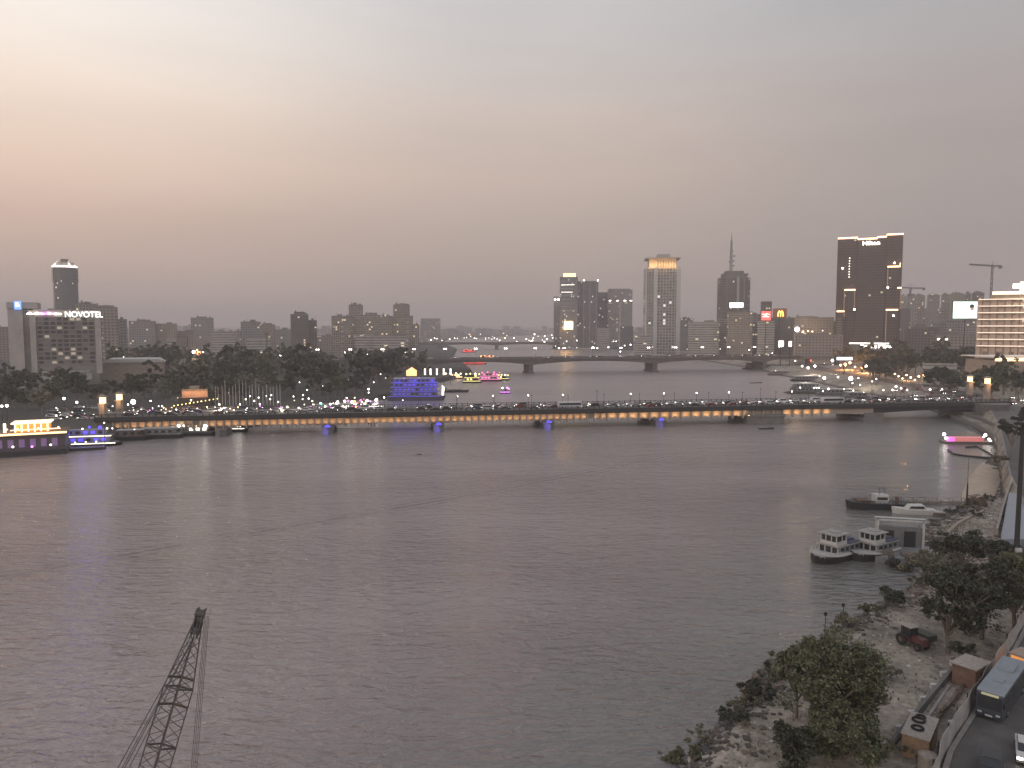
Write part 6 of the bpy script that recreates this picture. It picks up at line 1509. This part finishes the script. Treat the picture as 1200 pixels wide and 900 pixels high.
# low concrete barrier wall on the site with white capping blocks
def line_thing(name, label, cat, px_pts, hgt, th, m_, z=None, step=None):
    pts = [Gt(a, b) if z is None else gr(a, b, z) for a, b in px_pts]; o0 = pts[0].copy()
    m = MB()
    for a, b in zip(pts, pts[1:]):
        d = (b - a); d.z = 0; nrm_ = Vector((-d.y, d.x, 0)).normalized() * th / 2
        a_, b_ = a - o0, b - o0
        m.add([a_ - nrm_ - Vector((0, 0, .6)), b_ - nrm_ - Vector((0, 0, .6)), b_ + nrm_ - Vector((0, 0, .6)), a_ + nrm_ - Vector((0, 0, .6)), a_ - nrm_ + Vector((0, 0, hgt)), b_ - nrm_ + Vector((0, 0, hgt)), b_ + nrm_ + Vector((0, 0, hgt)), a_ + nrm_ + Vector((0, 0, hgt))],
              [(0, 3, 2, 1), (4, 5, 6, 7), (0, 1, 5, 4), (1, 2, 6, 5), (2, 3, 7, 6), (3, 0, 4, 7)])
    t = thing(name, label, cat, o0); obj('body', m, m_, t); return t, pts, o0
t, pts, o0 = line_thing('site_wall', 'low concrete trench wall with pale cap blocks across dirt site', 'wall', [(1036, 888), (1060, 858), (1085, 828), (1108, 800), (1128, 775)], .9, .35, dstone)
for i in range(7):
    a = pts[0].lerp(pts[-1], (i + .4) / 7) - o0; m = MB(); m.box(a.x - .9, a.x + .1, a.y - .25, a.y + .25, a.z + .3, a.z + .95); obj('cap_block', m, offwhite, t)
line_thing('kerb_line', 'inner concrete kerb running beside the trench wall', 'kerb', [(1066, 872), (1092, 836), (1112, 806)], .35, .3, stone)
line_thing('concrete_strip', 'short pale concrete strip on the dirt beside biggest crown', 'kerb', [(1018, 816), (1044, 789)], .3, .5, stone)
# boarded site fence
def fence():
    ys = [60 + i * 1.0 for i in range(0, 42)]
    t = thing('site_fence', 'grey corrugated hoarding fence between dirt site and road', 'fence', (rd(60) - .2, 60, 5))
    m = MB(); o = Vector((rd(60) - .2, 60, 5))
    k = 0; P_ = [Vector((rd(y) - .25 + .12 * math.sin(y * 1.3), y, 5)) - o for y in ys]
    for a, b in zip(P_, P_[1:]):
        for j in range(4):
            c = a.lerp(b, j / 4); d_ = a.lerp(b, (j + 1) / 4); e = .07 if j % 2 else 0
            m.add([c + Vector((e, 0, -1.4)), d_ + Vector((.07 - e, 0, -1.4)), d_ + Vector((.07 - e, 0, 2.2)), c + Vector((e, 0, 2.2)), c + Vector((e + .05, 0, -1.4)), d_ + Vector((.12 - e, 0, -1.4)), d_ + Vector((.12 - e, 0, 2.2)), c + Vector((e + .05, 0, 2.2))], [(0, 1, 2, 3), (7, 6, 5, 4), (3, 2, 6, 7)])
    obj('sheeting', m, mat('fence_sheet', (.33, .31, .29), .6, noise_s=.8, amt=.3), t)
    for p_ in P_[::3]:
        m = MB(); m.box(p_.x - .2, p_.x - .1, p_.y - .05, p_.y + .05, -1.5, 2.3); obj('post', m, steel, t)
fence()
# site container with tyres
p = Gt(1084, 885); cont = thing('site_container', 'tan site cabin with black tyre coils on its pale roof', 'cabin', (p.x + .2, p.y + 1.4, p.z - .1), R(52))
m = MB(); m.box(-2.6, 2.6, -1.2, 1.2, 0, 2.3); cw = obj('wall', m, mat('cabin_tan', (.30, .20, .12), .7, noise_s=1.4), cont)
m = MB(); m.box(-2.7, 2.7, -1.3, 1.3, 2.3, 2.42); obj('roof', m, stonep, cont)
m = MB(); m.box(-1.6, -.8, -1.23, -1.205, .1, 2.0); obj('door', m, rust, cont)
m = MB(); m.box(.4, 1.4, -1.23, -1.205, 1.1, 1.8); obj('window', m, glass, cont)
def torus(m, c, R0, r, n=16, k=6):
    for i in range(n):
        a = 2 * math.pi * i / n; b = 2 * math.pi * (i + 1) / n
        m.cyl((c[0] + R0 * math.cos(a), c[1] + R0 * math.sin(a), c[2]), (c[0] + R0 * math.cos(b), c[1] + R0 * math.sin(b), c[2]), r, n=k)
zc = p.z - .1 + 2.42
for i, (dx, dy, r0, lab) in enumerate([(-.9, .2, .5, 'black tyre lying on tan cabin roof, nearer the camera'), (.9, .6, .55, 'black tyre lying on tan cabin roof, farther along'), (1.7, .5, .4, 'small black hose coil at the end of tan cabin roof')]):
    m = MB(); torus(m, (0, 0, .13), r0, .12); ca = math.cos(R(52)); sa = math.sin(R(52))
    tag(obj('tyre', m, rubber, None, (cont.location.x + dx * ca - dy * .5 * sa, cont.location.y + dx * sa + dy * .5 * ca, zc)), lab, 'tyre')
p = Gt(1143, 803); t = thing('brick_hut', 'small brown hut with flat pale roof inside the fence', 'hut', (p.x, p.y + 1, p.z), R(35)); m = MB(); m.box(-1.8, 1.8, -1.3, 1.3, -.5, 2.3); obj('wall', m, mat('hut_brick', (.20, .12, .09), .9, noise_s=2), t)
m = MB(); m.box(-2, 2, -1.5, 1.5, 2.3, 2.45); obj('roof', m, stonep, t); m = MB(); m.box(-.5, .4, -1.33, -1.305, -.4, 1.7); obj('door', m, steel, t)
p = Gt(1083, 900); t = thing('water_drum', 'round pale tank at the bottom edge beside tan cabin', 'tank', (p.x + .4, p.y + .2, p.z)); m = MB(); m.cyl((0, 0, 0), (0, 0, 1.3), .85, .85, 18); obj('tank', m, stonep, t); m = MB(); m.cyl((0, 0, 1.3), (0, 0, 1.5), .85, .3, 18); obj('lid', m, stonep, t)
rnd = random.Random(4)
for i in range(9):
    p = Gt(1094 + i * 4.2, 850 - i * 5.2); m = MB(); m.box(-2.2, 2.2, -.16, .16, 0, .16)
    tag(obj('timber_beam', m, wood if i % 2 else rust, None, (p.x, p.y, p.z + .15 + .1 * (i % 3)), R(48 + rnd.uniform(-7, 7))), 'loose timber beam in the dark stack inside the trench', 'beam', 'timber beams in trench')
# tractor
p = Gt(1069, 757); t = thing('tractor', 'maroon tractor with pale cab roof parked on dirt above the trench', 'tractor', (p.x, p.y, p.z), R(-70))
m = MB(); m.box(.2, 2.0, -.5, .5, .8, 1.6); m.box(-1.2, .2, -.7, .7, .7, 1.3); m.box(2.0, 2.15, -.45, .45, .7, 1.5); obj('body', m, mat('maroon', (.10, .035, .035), .5), t)
m = MB()
for x in (-1.2, .15):
    for y in (-.65, .65): m.box(x - .06, x + .06, y - .06, y + .06, 1.3, 2.6)
cb = obj('cab_frame', m, steel, t); m = MB(); m.box(-1.1, .1, -.6, .6, 1.5, 2.5); obj('window', m, glass, cb)
m = MB(); m.box(-1.4, .35, -.8, .8, 2.6, 2.72); obj('cab_roof', m, stonep, t)
for x, y, r in ((-.9, .95, .8), (-.9, -.95, .8), (1.5, .75, .48), (1.5, -.75, .48)):
    m = MB(); m.cyl((x, y - .18, r), (x, y + .18, r), r, r, 16); wq = obj('wheel', m, rubber, t); m = MB(); m.cyl((x, y - .2, r), (x, y + .2, r), r * .45, r * .45, 12); obj('rim', m, rust, wq)
p2 = Gt(1086, 755); t = thing('trailer', 'small dark green trailer behind the maroon tractor', 'trailer', (p2.x, p2.y + .6, p2.z), R(-70)); m = MB(); m.box(-1.3, 1.3, -.8, .8, .6, 1.4); obj('bed', m, mat('trailer_green', (.05, .06, .045), .6), t)
for y in (-.9, .9): m = MB(); m.cyl((0, y - .1, .4), (0, y + .1, .4), .4, .4, 12); obj('wheel', m, rubber, t)

# bus and cars on the near road
def roadpt(px, py): return gr(px, py, 5.03)
def bus():
    p = gr(1161, 851, 5.03); y0 = p.y + 5.2; x0 = rd(y0) + 6.2
    ang = R(45) 
    t = thing('city_bus', 'blue grey city bus with pale blue roof coming along the near road', 'bus', (p.x + 4.4, y0 - .2, 5.03), ang + math.pi)
    t.scale = (.95, .95, .95)
    body = mat('bus_body', (.05, .058, .072), .35); roofm = mat('bus_roof', (.215, .24, .262), .55, noise_s=.7, amt=.15)
    L = 5.9; W = 1.25
    m = MB(); m.profile([(-L, .35), (L, .35), (L + .12, .9), (L + .08, 1.5), (L - .12, 2.85), (L - .4, 3.0), (-L, 3.0)], -W, W); bo = obj('body', m, body, t)
    m = MB(); m.profile([(-L - .02, 2.95), (L - .3, 2.95), (L - .55, 3.13), (-L + .2, 3.13)], -W - .03, W + .03); rf = obj('roof', m, roofm, t)
    m = MB(); m.box(-3.5, -1, -.7, .7, 3.131, 3.3); m.box(1.5, 2.6, -.5, .5, 3.131, 3.22); obj('roof_unit', m, roofm, rf)
    m = MB(); m.add([(L + .115, -W + .1, 1.35), (L + .115, W - .1, 1.35), (L - .07, W - .12, 2.7), (L - .07, -W + .12, 2.7)], [(0, 1, 2, 3)])
    m2_ = MB(); m2_.profile([(L + .10, 1.35), (L + .125, 1.35), (L - .07, 2.7), (L - .10, 2.7)], -W + .1, W - .1); obj('windscreen', m2_, glass, t)
    m = MB(); m.box(L - .16, L - .0, -.8, .8, 2.72, 2.92); obj('destination_sign', m, mat('sign_dim', (.2, .2, .15), .5, emit=(.8, .7, .4), es=.3), t)
    for sgn in (-1, 1):
        for i in range(6):
            x = -L + .5 + i * 1.85; m = MB(); m.box(x, x + 1.65, sgn * W - .015, sgn * W + .015, 1.45, 2.55); obj('side_window', m, glass, t)
        m = MB(); m.box(L + .08, L + .15, sgn * .85 - .2, sgn * .85 + .2, .75, .95); obj('headlight', m, offwhite, t)
        m = MB(); m.box(L + .1, L + .35, sgn * (W + .12) - .08, sgn * (W + .12) + .08, 1.9, 2.4); obj('mirror', m, rubber, t)
        for x in (-3.6, 3.6):
            m = MB(); m.cyl((x, sgn * (W - .25), .48), (x, sgn * (W + .02), .48), .48, .48, 18); wq = obj('wheel', m, rubber, t)
            m = MB(); m.cyl((x, sgn * (W - .2), .48), (x, sgn * (W + .05), .48), .24, .24, 12); obj('rim', m, grey, wq)
    m = MB(); m.box(L + .11, L + .16, -.35, .35, .55, .72); obj('number_plate', m, white, t)
bus()
def near_car(px, py, rz, paint, label, hl=True):
    p = roadpt(px, py); t = thing('car', label, 'car', (p.x, p.y, 5.03), rz)
    m = MB(); m.profile([(-2.2, .3), (2.15, .3), (2.25, .55), (2.2, .78), (1.2, .95), (-1.5, 1.0), (-2.2, .92)], -.88, .88); obj('body', m, paint, t)
    m = MB(); m.profile([(1.25, .95), (.6, 1.42), (-1.0, 1.45), (-1.75, .98)], -.76, .76); ca = obj('cabin', m, glass, t)
    m = MB(); m.box(-1.0, .58, -.72, .72, 1.43, 1.49); obj('roof', m, paint, t)
    for y in (-.62, .62):
        m = MB(); m.box(2.16, 2.26, y - .2, y + .2, .58, .78); obj('headlight', m, L_flood if hl else L_soft, t)
        for x in (-1.35, 1.4):
            m = MB(); m.cyl((x, y * 1.3 - .1, .33), (x, y * 1.3 + .1, .33), .33, .33, 14); obj('wheel', m, rubber, t)
near_car(1203, 886, R(-122), mat('white_car_body', (.5, .5, .48), .3), 'white car with bright headlights behind the city bus')
near_car(1161, 903, R(-124), mat('dark_car_body', (.02, .02, .022), .25), 'dark car cut by the bottom edge of picture')
# orange lit kiosk
p = gr(1197, 788, 5.03); t = thing('orange_kiosk', 'small orange lit kiosk beside the road past the bus', 'kiosk', (p.x + .6, p.y + .3, 5.03), R(30)); m = MB(); m.box(-1.2, 1.2, -1, 1, 0, 2.0); obj('body', m, mat('kiosk_orange', (.5, .2, .05), .5, emit=(1, .38, .1), es=.5), t)
m = MB(); m.box(-1.4, 1.4, -1.2, 1.2, 2.0, 2.2); obj('roof', m, tan, t)
# tall dark mast
p = at(1190, 668, 124); tz = at(1190, 496, 124).z
t = thing('high_mast', 'thick dark floodlight mast standing over the near quay', 'mast', (p.x, 124, 5)); m = MB(); m.cyl((0, 0, -3), (0, 0, tz - 5), .45, .28, 10); obj('pole', m, steel, t)
m = MB(); m.box(-1.4, 1.4, -1.2, 1.2, -3, .8); obj('base_cage', m, dstone, t); m = MB(); m.cyl((0, 0, tz - 5.3), (0, 0, tz - 4.8), .9, .9, 10); obj('head_ring', m, steel, t)
m = MB(); m.box(-.5, .5, -.7, -.3, 1.6, 3); obj('control_box', m, offwhite, t)
# quay wall, terrace and stepped embankment
line_thing('quay_wall', 'pale retaining wall along the dirt path up to the sand shoal', 'wall', [(1168, 628), (1174, 604), (1180, 584), (1186, 566)], 1.6, .5, stone)
line_thing('bund_wall', 'pale curved earth wall running down to the jetty boats', 'wall', [(1108, 628), (1122, 615), (1137, 607), (1152, 600)], .5, .6, tan)
pts = [gr(1172, 642, 3.2), gr(1210, 642, 3.2), gr(1215, 590, 3.2), gr(1182, 585, 3.2)]
o0 = pts[0].copy(); q = MB(); q.prism([((a - o0).x, (a - o0).y) for a in pts], -2.8, .0); t = thing('quay_terrace', 'flat bluish grey terrace roof beside the tall dark mast', 'terrace', (o0.x, o0.y, 4.9)); obj('slab', q, mat('terrace_grey', (.22, .24, .28), .5, noise_s=.5, amt=.12), t)
t = thing('stepped_embankment', 'tan stepped embankment below the bridge end', 'steps', (0, 0, 0))
for i in range(6):
    a0, a1 = gr(1147 + i * 1.5, 497 - i * 2.8, 1 + i * .7), gr(1196, 508 - i * 3.8, 1 + i * .7)
    q = MB(); d_ = (a1 - a0).normalized(); n_ = Vector((-d_.y, d_.x, 0)); q.prism([(a0.x, a0.y), (a1.x, a1.y), (a1.x + n_.x * 3.2, a1.y + n_.y * 3.2), (a0.x + n_.x * 3.2, a0.y + n_.y * 3.2)], -1, 1 + i * .7 + .02 * i); obj('step', q, mat('step_stone', (.34, .29, .24), .9, noise_s=.6) if i == 0 else MATS['step_stone'], t)
line_thing('promenade_rail', 'long dark parapet following the lower promenade edge', 'parapet', [(1115, 489), (1132, 495), (1150, 503), (1166, 515), (1180, 532)], 1.1, .3, dstone, z=1.4)
line_thing('upper_parapet', 'dark upper parapet above the promenade under the steps', 'parapet', [(1130, 486), (1150, 492), (1172, 502), (1195, 512)], 1.0, .3, dstone, z=3.2)
# flagpoles in the park
for i in range(20):
    px = 252 + i * 4.0 + rl_.uniform(-1, 1); Y = 400; p = at(px, 444 + rl_.uniform(0, 10), Y)
    q = MB(); q.cyl((0, 0, 0), (0, 0, p.z - 3), .2, .12, 5)
    tag(obj('flagpole', q, offwhite, None, (p.x, Y, 3)), 'slim white flagpole in the row before the park trees', 'flagpole', 'flagpoles before the park')

# ------------------------------------------------------------------ haze
m = bpy.data.materials.new('haze'); m.use_nodes = True; t = m.node_tree; t.nodes.clear()
o_ = t.nodes.new('ShaderNodeOutputMaterial'); v = t.nodes.new('ShaderNodeVolumePrincipled'); v.inputs['Density'].default_value = HAZE_DENSITY; v.inputs['Color'].default_value = HAZE_COLOR
v.inputs['Anisotropy'].default_value = 0.0
t.links.new(v.outputs[0], o_.inputs['Volume'])
q = MB(); q.box(-5200, 5200, -400, 9200, -3, 235)
tag(obj('haze', q, m), 'dusty evening haze over the river and city', 'haze', kind='stuff')
